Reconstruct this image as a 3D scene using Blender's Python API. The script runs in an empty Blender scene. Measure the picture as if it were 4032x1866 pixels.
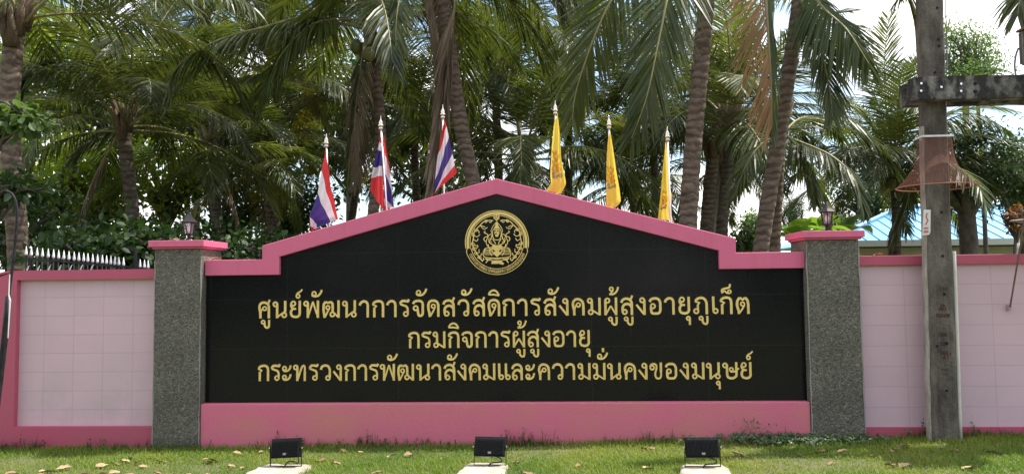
import bpy, bmesh, math, random
from mathutils import Vector, Matrix
R = math.radians
rnd = random.Random(7)
scene = bpy.context.scene
COL = scene.collection
K = 4032 / 2576.0                      # overview pixels -> photo pixels

# ------------------------------------------------------------------ camera
CAM = Vector((0.0, -8.0, 1.6))
YAW, PITCH, ROLL, FOC = R(3.019), R(3.356), R(-0.663), 3136.0
def cam_basis():
    cy, sy, cp, sp = math.cos(YAW), math.sin(YAW), math.cos(PITCH), math.sin(PITCH)
    f = Vector((-sy * cp, cy * cp, sp)); r = Vector((cy, sy, 0)); u = r.cross(f)
    c, s = math.cos(ROLL), math.sin(ROLL)
    return c * r + s * u, -s * r + c * u, f
CR, CU, CF = cam_basis()
cd = bpy.data.cameras.new('camera'); cam = bpy.data.objects.new('camera', cd); COL.objects.link(cam)
M = Matrix((CR, CU, -CF)).transposed().to_4x4(); M.translation = CAM
cam.matrix_world = M
cd.sensor_width = 36; cd.lens = 36 * FOC / 4032; cd.clip_start = 0.05; cd.clip_end = 600
scene.camera = cam

# ------------------------------------------------------------------ light
SUN = Vector((0.42, 0.13, 0.90)).normalized()
EL = math.asin(SUN.z); AZ = math.atan2(SUN.x, SUN.y)
sd = bpy.data.lights.new('sun', 'SUN'); sd.energy = 4.0; sd.angle = R(0.6); sd.color = (1, 0.95, 0.86)
sun = bpy.data.objects.new('sun', sd); COL.objects.link(sun)
sun.rotation_mode = 'QUATERNION'; sun.rotation_quaternion = SUN.to_track_quat('Z', 'Y'); sun.location = SUN * 60
W = bpy.data.worlds.new('World'); scene.world = W; W.use_nodes = True
nt = W.node_tree; nt.nodes.clear()
wo = nt.nodes.new('ShaderNodeOutputWorld'); bg = nt.nodes.new('ShaderNodeBackground'); bg.inputs[1].default_value = 0.15
sk = nt.nodes.new('ShaderNodeTexSky'); sk.sky_type = 'NISHITA'; sk.sun_disc = False
sk.sun_elevation = EL; sk.sun_rotation = AZ; sk.dust_density = 1.2; sk.air_density = 1.1; sk.ozone_density = 1.0
tc = nt.nodes.new('ShaderNodeTexCoord'); mp = nt.nodes.new('ShaderNodeMapping')
mp.inputs['Location'].default_value = (0.35, 0.2, 0.15); mp.inputs['Scale'].default_value = (1.6, 1.6, 3.2)
nz = nt.nodes.new('ShaderNodeTexNoise'); nz.inputs['Scale'].default_value = 1.7; nz.inputs['Detail'].default_value = 7; nz.inputs['Roughness'].default_value = 0.56
cr = nt.nodes.new('ShaderNodeValToRGB'); cr.color_ramp.elements[0].position = 0.45; cr.color_ramp.elements[1].position = 0.62
mx = nt.nodes.new('ShaderNodeMix'); mx.data_type = 'RGBA'; mx.inputs[7].default_value = (9.2, 8.95, 8.6, 1)
L = nt.links.new
L(tc.outputs['Generated'], mp.inputs['Vector']); L(mp.outputs[0], nz.inputs['Vector']); L(nz.outputs[0], cr.inputs[0])
L(cr.outputs[0], mx.inputs[0]); L(sk.outputs[0], mx.inputs[6]); L(mx.outputs[2], bg.inputs[0]); L(bg.outputs[0], wo.inputs[0])
scene.view_settings.view_transform = 'Standard'; scene.view_settings.look = 'None'
scene.view_settings.exposure = 0.86; scene.view_settings.gamma = 1
scene.cycles.max_bounces = 6; scene.cycles.transparent_max_bounces = 12

# ------------------------------------------------------------------ helpers
def U(px, py, Y):                      # photo pixel -> point on the plane y = Y
    d = CF * FOC + CR * (px - 2016) - CU * (py - 933)
    return CAM + d * ((Y - CAM.y) / d.y)
def V(u, v, Y): return U(u * K, v * K, Y)   # overview pixel
def gz(x, y=0):                        # ground height: falls gently to the left
    return 0.035 + 0.012 * max(-9, min(9, x)) + 0.004 * math.sin(x * 1.7 + y)

def link(o, parent=None):
    COL.objects.link(o)
    if parent: o.parent = parent
    return o
def tag(o, label=None, cat=None, group=None, kind=None):
    if label: o['label'] = label
    if cat: o['category'] = cat
    if group: o['group'] = group
    if kind: o['kind'] = kind
    return o
def thing(name, label, cat, loc=(0, 0, 0), group=None):
    o = bpy.data.objects.new(name, None); o.empty_display_size = 0.2; o.location = loc
    link(o); return tag(o, label, cat, group, 'thing')

class MB:
    def __init__(s): s.v = []; s.f = []; s.m = []; s.mi = 0
    def add(s, vs, fs):
        n = len(s.v); s.v += [tuple(p) for p in vs]; s.f += [tuple(i + n for i in f) for f in fs]; s.m += [s.mi] * len(fs)
    def box(s, a, b, rot=0.0, c=None):
        x0, y0, z0 = a; x1, y1, z1 = b
        vs = [Vector(p) for p in ((x0,y0,z0),(x1,y0,z0),(x1,y1,z0),(x0,y1,z0),(x0,y0,z1),(x1,y0,z1),(x1,y1,z1),(x0,y1,z1))]
        if rot:
            c = Vector(c or ((x0+x1)/2, (y0+y1)/2, 0)); m = Matrix.Rotation(rot, 3, 'Z'); vs = [m @ (p - c) + c for p in vs]
        s.add(vs, [(0,3,2,1),(4,5,6,7),(0,1,5,4),(1,2,6,5),(2,3,7,6),(3,0,4,7)])
    def tube(s, pts, rad, n=8, cap=True):
        pts = [Vector(p) for p in pts]; k = len(pts)
        if not hasattr(rad, '__len__'): rad = [rad] * k
        t0 = (pts[1] - pts[0]).normalized()
        a = t0.orthogonal().normalized(); vs = []
        for i in range(k):
            t = (pts[min(i+1, k-1)] - pts[max(i-1, 0)]).normalized()
            a = (a - t * a.dot(t)).normalized(); b = t.cross(a)
            for j in range(n):
                q = 2 * math.pi * j / n
                vs.append(pts[i] + (a * math.cos(q) + b * math.sin(q)) * rad[i])
        fs = [(i*n+j, i*n+(j+1) % n, (i+1)*n+(j+1) % n, (i+1)*n+j) for i in range(k-1) for j in range(n)]
        if cap: fs += [tuple(range(n-1, -1, -1)), tuple(range((k-1)*n, k*n))]
        s.add(vs, fs)
    def lathe(s, c, prof, n=16, cap=True, rot=0):
        c = Vector(c); vs = []
        for r, z in prof:
            for j in range(n):
                q = 2 * math.pi * j / n + rot
                vs.append(c + Vector((r * math.cos(q), r * math.sin(q), z)))
        k = len(prof)
        fs = [(i*n+j, i*n+(j+1) % n, (i+1)*n+(j+1) % n, (i+1)*n+j) for i in range(k-1) for j in range(n)]
        if cap: fs += [tuple(range(n-1, -1, -1)), tuple(range((k-1)*n, k*n))]
        s.add(vs, fs)
    def prism(s, poly, y0, y1):        # polygon given as (x, z), from y0 (front) to y1 (back); counter-clockwise seen from the front
        n = len(poly)
        s.add([(x, y0, z) for x, z in poly] + [(x, y1, z) for x, z in poly],
              [tuple(range(n)), tuple(range(2*n-1, n-1, -1))] + [((i+1) % n, i, n+i, n+(i+1) % n) for i in range(n)])
    def build(s, name, mats, parent=None, smooth=False, bevel=0, off=None):
        me = bpy.data.meshes.new(name)
        o = Vector(off) if off is not None else (parent_world(parent) if parent else Vector((0, 0, 0)))
        me.from_pydata([(p[0]-o.x, p[1]-o.y, p[2]-o.z) for p in s.v], [], s.f)
        if not isinstance(mats, (list, tuple)): mats = [mats]
        for m in mats: me.materials.append(m)
        me.polygons.foreach_set('material_index', s.m)
        if smooth: me.polygons.foreach_set('use_smooth', [True] * len(s.f))
        me.update()
        ob = bpy.data.objects.new(name, me); link(ob, parent)
        if bevel:
            b = ob.modifiers.new('bevel', 'BEVEL'); b.width = bevel; b.segments = 2; b.limit_method = 'ANGLE'; b.angle_limit = R(40)
        return ob
def parent_world(p):
    v = Vector((0, 0, 0))
    while p: v += p.location; p = p.parent
    return v
def catmull(pts, sub=5, closed=False):
    pts = [Vector(p) for p in pts]; n = len(pts); out = []
    rng = n if closed else n - 1
    for i in range(rng):
        g = lambda k: pts[k % n] if closed else pts[max(0, min(n-1, k))]
        a, b, c, d = g(i-1), g(i), g(i+1), g(i+2)
        for j in range(sub):
            t = j / sub
            out.append(0.5 * ((2*b) + (c-a)*t + (2*a-5*b+4*c-d)*t*t + (3*b-a-3*c+d)*t*t*t))
    if not closed: out.append(pts[-1])
    return out

# ------------------------------------------------------------------ materials
def mat(name, col, rough=0.7, metal=0.0, var=None, vscale=6.0, detail=5, bump=0.0, bscale=40.0, spec=0.5, stretch=(1, 1, 1), ramp=(0.35, 0.65), coat=0):
    m = bpy.data.materials.new(name); m.use_nodes = True; t = m.node_tree; p = t.nodes['Principled BSDF']
    p.inputs['Base Color'].default_value = (*col, 1); p.inputs['Roughness'].default_value = rough
    p.inputs['Metallic'].default_value = metal; p.inputs['Specular IOR Level'].default_value = spec
    if coat: p.inputs['Coat Weight'].default_value = coat
    c = t.nodes.new('ShaderNodeTexCoord')
    if var:
        mpn = t.nodes.new('ShaderNodeMapping'); mpn.inputs['Scale'].default_value = stretch
        n = t.nodes.new('ShaderNodeTexNoise'); n.inputs['Scale'].default_value = vscale; n.inputs['Detail'].default_value = detail; n.inputs['Roughness'].default_value = 0.62
        r = t.nodes.new('ShaderNodeValToRGB'); r.color_ramp.elements[0].position = ramp[0]; r.color_ramp.elements[1].position = ramp[1]
        r.color_ramp.elements[0].color = (*col, 1); r.color_ramp.elements[1].color = (*var, 1)
        t.links.new(c.outputs['Object'], mpn.inputs[0]); t.links.new(mpn.outputs[0], n.inputs['Vector']); t.links.new(n.outputs[0], r.inputs[0]); t.links.new(r.outputs[0], p.inputs['Base Color'])
    if bump:
        n2 = t.nodes.new('ShaderNodeTexNoise'); n2.inputs['Scale'].default_value = bscale; n2.inputs['Detail'].default_value = 4
        b = t.nodes.new('ShaderNodeBump'); b.inputs['Strength'].default_value = bump; b.inputs['Distance'].default_value = 0.02
        t.links.new(c.outputs['Object'], n2.inputs['Vector']); t.links.new(n2.outputs[0], b.inputs['Height']); t.links.new(b.outputs[0], p.inputs['Normal'])
    return m
def leafmat(name, a, b, trans=0.35, rough=0.4, spec=0.5, vs=1.2, tcol=None, per_object=0.35):
    m = bpy.data.materials.new(name); m.use_nodes = True; t = m.node_tree; p = t.nodes['Principled BSDF']; out = t.nodes['Material Output']
    c = t.nodes.new('ShaderNodeTexCoord'); n = t.nodes.new('ShaderNodeTexNoise'); n.inputs['Scale'].default_value = vs; n.inputs['Detail'].default_value = 3
    r = t.nodes.new('ShaderNodeValToRGB'); r.color_ramp.elements[0].position = 0.35; r.color_ramp.elements[1].position = 0.65
    r.color_ramp.elements[0].color = (*a, 1); r.color_ramp.elements[1].color = (*b, 1)
    oi = t.nodes.new('ShaderNodeObjectInfo'); h = t.nodes.new('ShaderNodeHueSaturation')
    ml = t.nodes.new('ShaderNodeMath'); ml.operation = 'MULTIPLY_ADD'; ml.inputs[1].default_value = per_object * 2; ml.inputs[2].default_value = 1 - per_object
    t.links.new(oi.outputs['Random'], ml.inputs[0]); t.links.new(ml.outputs[0], h.inputs['Value'])
    t.links.new(c.outputs['Object'], n.inputs['Vector']); t.links.new(n.outputs[0], r.inputs[0]); t.links.new(r.outputs[0], h.inputs['Color'])
    t.links.new(h.outputs[0], p.inputs['Base Color']); p.inputs['Roughness'].default_value = rough; p.inputs['Specular IOR Level'].default_value = spec
    tr = t.nodes.new('ShaderNodeBsdfTranslucent'); ms = t.nodes.new('ShaderNodeMixShader'); ms.inputs[0].default_value = trans
    g = t.nodes.new('ShaderNodeMix'); g.data_type = 'RGBA'; g.blend_type = 'MULTIPLY'; g.inputs[0].default_value = 1
    g.inputs[7].default_value = (*(tcol or (1.9, 1.75, 0.7)), 1)
    t.links.new(h.outputs[0], g.inputs[6]); t.links.new(g.outputs[2], tr.inputs[0])
    t.links.new(p.outputs[0], ms.inputs[1]); t.links.new(tr.outputs[0], ms.inputs[2]); t.links.new(ms.outputs[0], out.inputs[0])
    return m
PINK = mat('pink_paint', (0.67, 0.135, 0.245), 0.6, var=(0.57, 0.12, 0.205), vscale=2.4, stretch=(4.5, 4.5, .45), ramp=(.48, .82), bump=0.12, bscale=60)
def base_pink():
    m = mat('pink_base_paint', (0.66, 0.15, 0.24), 0.65, var=(0.59, 0.20, 0.19), vscale=1.5, stretch=(.8, 1, 1.6), ramp=(0.4, 0.7), bump=0.18, bscale=45)
    return m
PINKB = base_pink()
PINKL = mat('pink_frame_paint', (0.50, 0.085, 0.15), 0.6, var=(0.46, 0.095, 0.145), vscale=2.5, bump=0.15, bscale=60)
GOLD = mat('gold_paint', (0.88, 0.66, 0.225), 0.40, metal=0.2, var=(0.78, 0.55, 0.17), vscale=9, bump=0.05, bscale=90)
DARKM = mat('black_metal', (0.010, 0.010, 0.012), 0.5, spec=0.25, var=(0.03, 0.028, 0.03), vscale=14)
CHROME = mat('polished_steel', (0.75, 0.75, 0.78), 0.22, metal=1.0)
WHITEP = mat('white_paint', (0.78, 0.78, 0.76), 0.5, var=(0.66, 0.64, 0.60), vscale=12)

def granite():
    m = bpy.data.materials.new('black_granite'); m.use_nodes = True; t = m.node_tree; p = t.nodes['Principled BSDF']
    c = t.nodes.new('ShaderNodeTexCoord'); sp = t.nodes.new('ShaderNodeSeparateXYZ'); t.links.new(c.outputs['Object'], sp.inputs[0])
    v = t.nodes.new('ShaderNodeTexVoronoi'); v.inputs['Scale'].default_value = 170
    r = t.nodes.new('ShaderNodeValToRGB'); r.color_ramp.elements[0].position = 0.0; r.color_ramp.elements[0].color = (0.010, 0.0105, 0.012, 1)
    r.color_ramp.elements[1].position = 1; r.color_ramp.elements[1].color = (0.004, 0.004, 0.005, 1)
    t.links.new(c.outputs['Object'], v.inputs['Vector']); t.links.new(v.outputs['Color'], r.inputs[0])
    # fine joints between slabs
    def lines(axis, pos, w=0.0022):
        acc = None
        for q in pos:
            s = t.nodes.new('ShaderNodeMath'); s.operation = 'COMPARE'; s.inputs[1].default_value = q; s.inputs[2].default_value = w
            t.links.new(sp.outputs[axis], s.inputs[0])
            if acc is None: acc = s.outputs[0]
            else:
                a = t.nodes.new('ShaderNodeMath'); a.operation = 'MAXIMUM'; t.links.new(acc, a.inputs[0]); t.links.new(s.outputs[0], a.inputs[1]); acc = a.outputs[0]
        return acc
    lx = lines('X', [-2.72, -1.58, 0.36, 1.5]); lz = lines('Z', [0.97, 1.47, 1.93])
    a = t.nodes.new('ShaderNodeMath'); a.operation = 'MAXIMUM'; t.links.new(lx, a.inputs[0]); t.links.new(lz, a.inputs[1])
    # pale vertical drips and scratches
    mp_ = t.nodes.new('ShaderNodeMapping'); mp_.inputs['Scale'].default_value = (16, 1, 1.3)
    n = t.nodes.new('ShaderNodeTexNoise'); n.inputs['Scale'].default_value = 3.2; n.inputs['Detail'].default_value = 5
    t.links.new(c.outputs['Object'], mp_.inputs[0]); t.links.new(mp_.outputs[0], n.inputs['Vector'])
    r2 = t.nodes.new('ShaderNodeValToRGB'); r2.color_ramp.elements[0].position = 0.70; r2.color_ramp.elements[1].position = 0.80
    t.links.new(n.outputs[0], r2.inputs[0])
    ml = t.nodes.new('ShaderNodeMath'); ml.operation = 'MULTIPLY'; ml.inputs[1].default_value = 0.5; t.links.new(r2.outputs[0], ml.inputs[0])
    ml2 = t.nodes.new('ShaderNodeMath'); ml2.operation = 'MULTIPLY'; ml2.inputs[1].default_value = 0.2; t.links.new(a.outputs[0], ml2.inputs[0])
    mm = t.nodes.new('ShaderNodeMath'); mm.operation = 'MAXIMUM'; t.links.new(ml.outputs[0], mm.inputs[0]); t.links.new(ml2.outputs[0], mm.inputs[1])
    x = t.nodes.new('ShaderNodeMix'); x.data_type = 'RGBA'; x.inputs[7].default_value = (0.085, 0.08, 0.075, 1)
    t.links.new(mm.outputs[0], x.inputs[0]); t.links.new(r.outputs[0], x.inputs[6]); t.links.new(x.outputs[2], p.inputs['Base Color'])
    p.inputs['Roughness'].default_value = 0.12; p.inputs['Specular IOR Level'].default_value = 0.28
    n3 = t.nodes.new('ShaderNodeTexNoise'); n3.inputs['Scale'].default_value = 2.0
    mr = t.nodes.new('ShaderNodeMapRange'); mr.inputs[3].default_value = 0.08; mr.inputs[4].default_value = 0.24
    t.links.new(c.outputs['Object'], n3.inputs['Vector']); t.links.new(n3.outputs[0], mr.inputs[0]); t.links.new(mr.outputs[0], p.inputs['Roughness'])
    return m
GRANITE = granite()

def pebble():
    m = bpy.data.materials.new('exposed_aggregate'); m.use_nodes = True; t = m.node_tree; p = t.nodes['Principled BSDF']
    c = t.nodes.new('ShaderNodeTexCoord'); v = t.nodes.new('ShaderNodeTexVoronoi'); v.inputs['Scale'].default_value = 84
    sp = t.nodes.new('ShaderNodeSeparateColor'); r = t.nodes.new('ShaderNodeValToRGB'); e = r.color_ramp.elements
    e[0].position = 0; e[0].color = (0.055, 0.053, 0.045, 1); e[1].position = 1; e[1].color = (0.30, 0.275, 0.225, 1)
    for q, k in ((0.3, (0.115, 0.110, 0.095)), (0.75, (0.15, 0.143, 0.122)), (0.93, (0.19, 0.18, 0.15))):
        a = e.new(q); a.color = (*k, 1)
    n = t.nodes.new('ShaderNodeTexNoise'); n.inputs['Scale'].default_value = 3; n.inputs['Detail'].default_value = 6
    mu = t.nodes.new('ShaderNodeMix'); mu.data_type = 'RGBA'; mu.blend_type = 'MULTIPLY'; mu.inputs[0].default_value = 1
    r3 = t.nodes.new('ShaderNodeValToRGB'); r3.color_ramp.elements[0].position = 0.3; r3.color_ramp.elements[0].color = (0.78, 0.75, 0.69, 1); r3.color_ramp.elements[1].position = 0.7; r3.color_ramp.elements[1].color = (1.2, 1.16, 1.06, 1)
    t.links.new(c.outputs['Object'], v.inputs['Vector']); t.links.new(v.outputs['Color'], sp.inputs[0]); t.links.new(sp.outputs[0], r.inputs[0])
    t.links.new(c.outputs['Object'], n.inputs['Vector']); t.links.new(n.outputs[0], r3.inputs[0])
    t.links.new(r.outputs[0], mu.inputs[6]); t.links.new(r3.outputs[0], mu.inputs[7]); t.links.new(mu.outputs[2], p.inputs['Base Color'])
    b = t.nodes.new('ShaderNodeBump'); b.inputs['Strength'].default_value = 0.8; b.inputs['Distance'].default_value = 0.012; b.invert = True
    t.links.new(v.outputs['Distance'], b.inputs['Height']); t.links.new(b.outputs[0], p.inputs['Normal']); p.inputs['Roughness'].default_value = 0.75
    return m
PEBBLE = pebble()

def blockwall(name, bw, ox, oz, dirt):
    m = bpy.data.materials.new(name); m.use_nodes = True; t = m.node_tree; p = t.nodes['Principled BSDF']
    c = t.nodes.new('ShaderNodeTexCoord'); s = t.nodes.new('ShaderNodeSeparateXYZ'); k = t.nodes.new('ShaderNodeCombineXYZ')
    ax = t.nodes.new('ShaderNodeMath'); ax.operation = 'ADD'; ax.inputs[1].default_value = ox
    az = t.nodes.new('ShaderNodeMath'); az.operation = 'ADD'; az.inputs[1].default_value = oz
    nw = t.nodes.new('ShaderNodeTexNoise'); nw.inputs['Scale'].default_value = 5
    wv = t.nodes.new('ShaderNodeMath'); wv.operation = 'MULTIPLY_ADD'; wv.inputs[1].default_value = 0.012
    t.links.new(c.outputs['Object'], s.inputs[0]); t.links.new(c.outputs['Object'], nw.inputs['Vector'])
    t.links.new(s.outputs['X'], ax.inputs[0]); t.links.new(nw.outputs[0], wv.inputs[0]); t.links.new(s.outputs['Z'], wv.inputs[2]); t.links.new(wv.outputs[0], az.inputs[0])
    t.links.new(ax.outputs[0], k.inputs[0]); t.links.new(az.outputs[0], k.inputs[1])
    br = t.nodes.new('ShaderNodeTexBrick'); br.offset = 0; br.inputs['Scale'].default_value = 1; br.inputs['Brick Width'].default_value = bw; br.inputs['Row Height'].default_value = 0.2
    br.inputs['Mortar Size'].default_value = 0.0035; br.inputs['Mortar Smooth'].default_value = 0.4; br.inputs['Bias'].default_value = 0
    br.inputs['Color1'].default_value = (0.65, 0.45, 0.495, 1); br.inputs['Color2'].default_value = (0.67, 0.465, 0.51, 1); br.inputs['Mortar'].default_value = (0.545, 0.365, 0.445, 1)
    t.links.new(k.outputs[0], br.inputs['Vector'])
    n = t.nodes.new('ShaderNodeTexNoise'); n.inputs['Scale'].default_value = 1.4; n.inputs['Detail'].default_value = 7; n.inputs['Roughness'].default_value = 0.65
    r = t.nodes.new('ShaderNodeValToRGB'); r.color_ramp.elements[0].position = 0.45; r.color_ramp.elements[1].position = 0.75
    # green-grey algae and splash dirt along the foot of the wall
    zr = t.nodes.new('ShaderNodeMapRange'); zr.inputs[1].default_value = 0.85; zr.inputs[2].default_value = 0.15; zr.inputs[3].default_value = 0.25; zr.inputs[4].default_value = 1.0
    ml = t.nodes.new('ShaderNodeMath'); ml.operation = 'MULTIPLY'; m2 = t.nodes.new('ShaderNodeMath'); m2.operation = 'MULTIPLY'; m2.inputs[1].default_value = dirt
    t.links.new(c.outputs['Object'], n.inputs['Vector']); t.links.new(n.outputs[0], r.inputs[0]); t.links.new(s.outputs['Z'], zr.inputs[0])
    t.links.new(r.outputs[0], ml.inputs[0]); t.links.new(zr.outputs[0], ml.inputs[1]); t.links.new(ml.outputs[0], m2.inputs[0])
    x = t.nodes.new('ShaderNodeMix'); x.data_type = 'RGBA'; x.inputs[7].default_value = (0.40, 0.35, 0.34, 1)
    t.links.new(m2.outputs[0], x.inputs[0]); t.links.new(br.outputs['Color'], x.inputs[6]); t.links.new(x.outputs[2], p.inputs['Base Color'])
    b = t.nodes.new('ShaderNodeBump'); b.inputs['Strength'].default_value = 0.5; b.inputs['Distance'].default_value = 0.004; b.invert = True
    n4 = t.nodes.new('ShaderNodeTexNoise'); n4.inputs['Scale'].default_value = 70; n4.inputs['Detail'].default_value = 4
    ad = t.nodes.new('ShaderNodeMath'); ad.operation = 'MULTIPLY_ADD'; ad.inputs[1].default_value = 0.25
    t.links.new(c.outputs['Object'], n4.inputs['Vector']); t.links.new(n4.outputs[0], ad.inputs[0]); t.links.new(br.outputs['Fac'], ad.inputs[2]); t.links.new(ad.outputs[0], b.inputs['Height'])
    t.links.new(b.outputs[0], p.inputs['Normal']); p.inputs['Roughness'].default_value = 0.7
    return m

# ------------------------------------------------------------------ ground
def ground():
    b = MB(); xs = [-120, -60, -30, -16] + [-10 + i * 0.25 for i in range(81)] + [16, 30, 60, 120]
    ys = [-60, -30, -14, -8, -5, -3] + [-2 + i * 0.2 for i in range(21)] + [4, 8, 14, 30, 60, 150]
    vs = [(x, y, gz(x, y) if abs(x) < 11 and -3.1 < y < 2.1 else 0.035 + 0.012 * max(-9, min(9, x))) for y in ys for x in xs]
    n = len(xs)
    b.add(vs, [(j*n+i, j*n+i+1, (j+1)*n+i+1, (j+1)*n+i) for j in range(len(ys)-1) for i in range(n-1)])
    m = mat('lawn_soil', (0.060, 0.085, 0.020), 0.95, var=(0.13, 0.12, 0.055), vscale=1.6, detail=8, bump=0.6, bscale=30)
    o = b.build('ground', m, smooth=True); tag(o, kind='structure')
ground()

# ------------------------------------------------------------------ sign wall
sign = thing('sign_wall', 'gabled pink wall with black granite panel, gold Thai lettering and round crest', 'sign wall')
PX = -0.572
outer = [(-3.56, 1.877), (-2.967, 1.877), (-2.967, 2.016), (PX, 2.658), (1.789, 2.020), (1.789, 1.881), (2.452, 1.881)]
inner = [(2.452, 1.720), (1.624, 1.720), (1.624, 1.902), (PX, 2.503), (-2.790, 1.900), (-2.790, 1.718), (-3.56, 1.718)]
def strip_prism(b, o, i, y0, y1):
    i = i[::-1]                                                     # the two polylines run side by side
    n = len(o)
    vs = [(x, y, z) for y in (y0, y1) for line in (i, o) for x, z in line]
    I = lambda s, l, k: s * 2 * n + l * n + k
    fs = []
    for k in range(n - 1):
        fs += [(I(0,0,k), I(0,0,k+1), I(0,1,k+1), I(0,1,k)), (I(1,0,k+1), I(1,0,k), I(1,1,k), I(1,1,k+1)),
               (I(0,1,k), I(0,1,k+1), I(1,1,k+1), I(1,1,k)), (I(0,0,k+1), I(0,0,k), I(1,0,k), I(1,0,k+1))]
    fs += [(I(0,0,0), I(0,1,0), I(1,1,0), I(1,0,0)), (I(0,1,n-1), I(0,0,n-1), I(1,0,n-1), I(1,1,n-1))]
    b.add(vs, fs)
b = MB(); strip_prism(b, outer, inner, -0.05, 0.20)
b.build('coping', PINK, sign, bevel=0.006)
b = MB(); b.prism([(-3.555, 0.432), (2.447, 0.432)] + [(x, z + 0.004) for x, z in inner], 0.0, 0.16)
panel = b.build('granite_panel', GRANITE, sign)
b = MB(); b.box((-3.567, -0.10, -0.15), (2.442, 0.18, 0.430))
b.build('plinth', PINKB, sign, bevel=0.007)

# ---- lettering: monoline Thai letters, each a grooved gilt ribbon lying on the granite
def ribbon(b, pts, hw, closed=False, y=-0.0035, dep=0.0022):
    pts = [Vector((p[0], p[1])) for p in pts]
    q = [pts[0]]
    for p in pts[1:]:
        if (p - q[-1]).length > 1e-5: q.append(p)
    if closed and (q[0] - q[-1]).length < 1e-5: q.pop()
    pts = q; n = len(pts); vs = []
    for i in range(n):
        if closed: a, c = pts[i-1], pts[(i+1) % n]
        else: a, c = pts[max(0, i-1)], pts[min(n-1, i+1)]
        d0 = (pts[i] - a); d1 = (c - pts[i])
        d0 = d0.normalized() if d0.length > 1e-6 else d1.normalized(); d1 = d1.normalized() if d1.length > 1e-6 else d0
        t = d0 + d1
        t = t.normalized() if t.length > 0.2 else d0
        nrm = Vector((-t.y, t.x)); w = hw / max(0.62, nrm.dot(Vector((-d0.y, d0.x))))
        for s, yy in ((-w, 0.0), (-w, y), (0, y + dep), (w, y), (w, 0.0)):
            p = pts[i] + nrm * s; vs.append((p.x, yy, p.y))
    fs = []
    for i in range(n if closed else n - 1):
        j = (i + 1) % n
        for k in range(4): fs.append((i*5+k, i*5+k+1, j*5+k+1, j*5+k))
    if not closed:
        e = (n-1)*5; fs += [(4, 3, 2, 1, 0), (e, e+1, e+2, e+3, e+4)]
    b.add(vs, fs)
S = 7.0; D = 4.8
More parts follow.
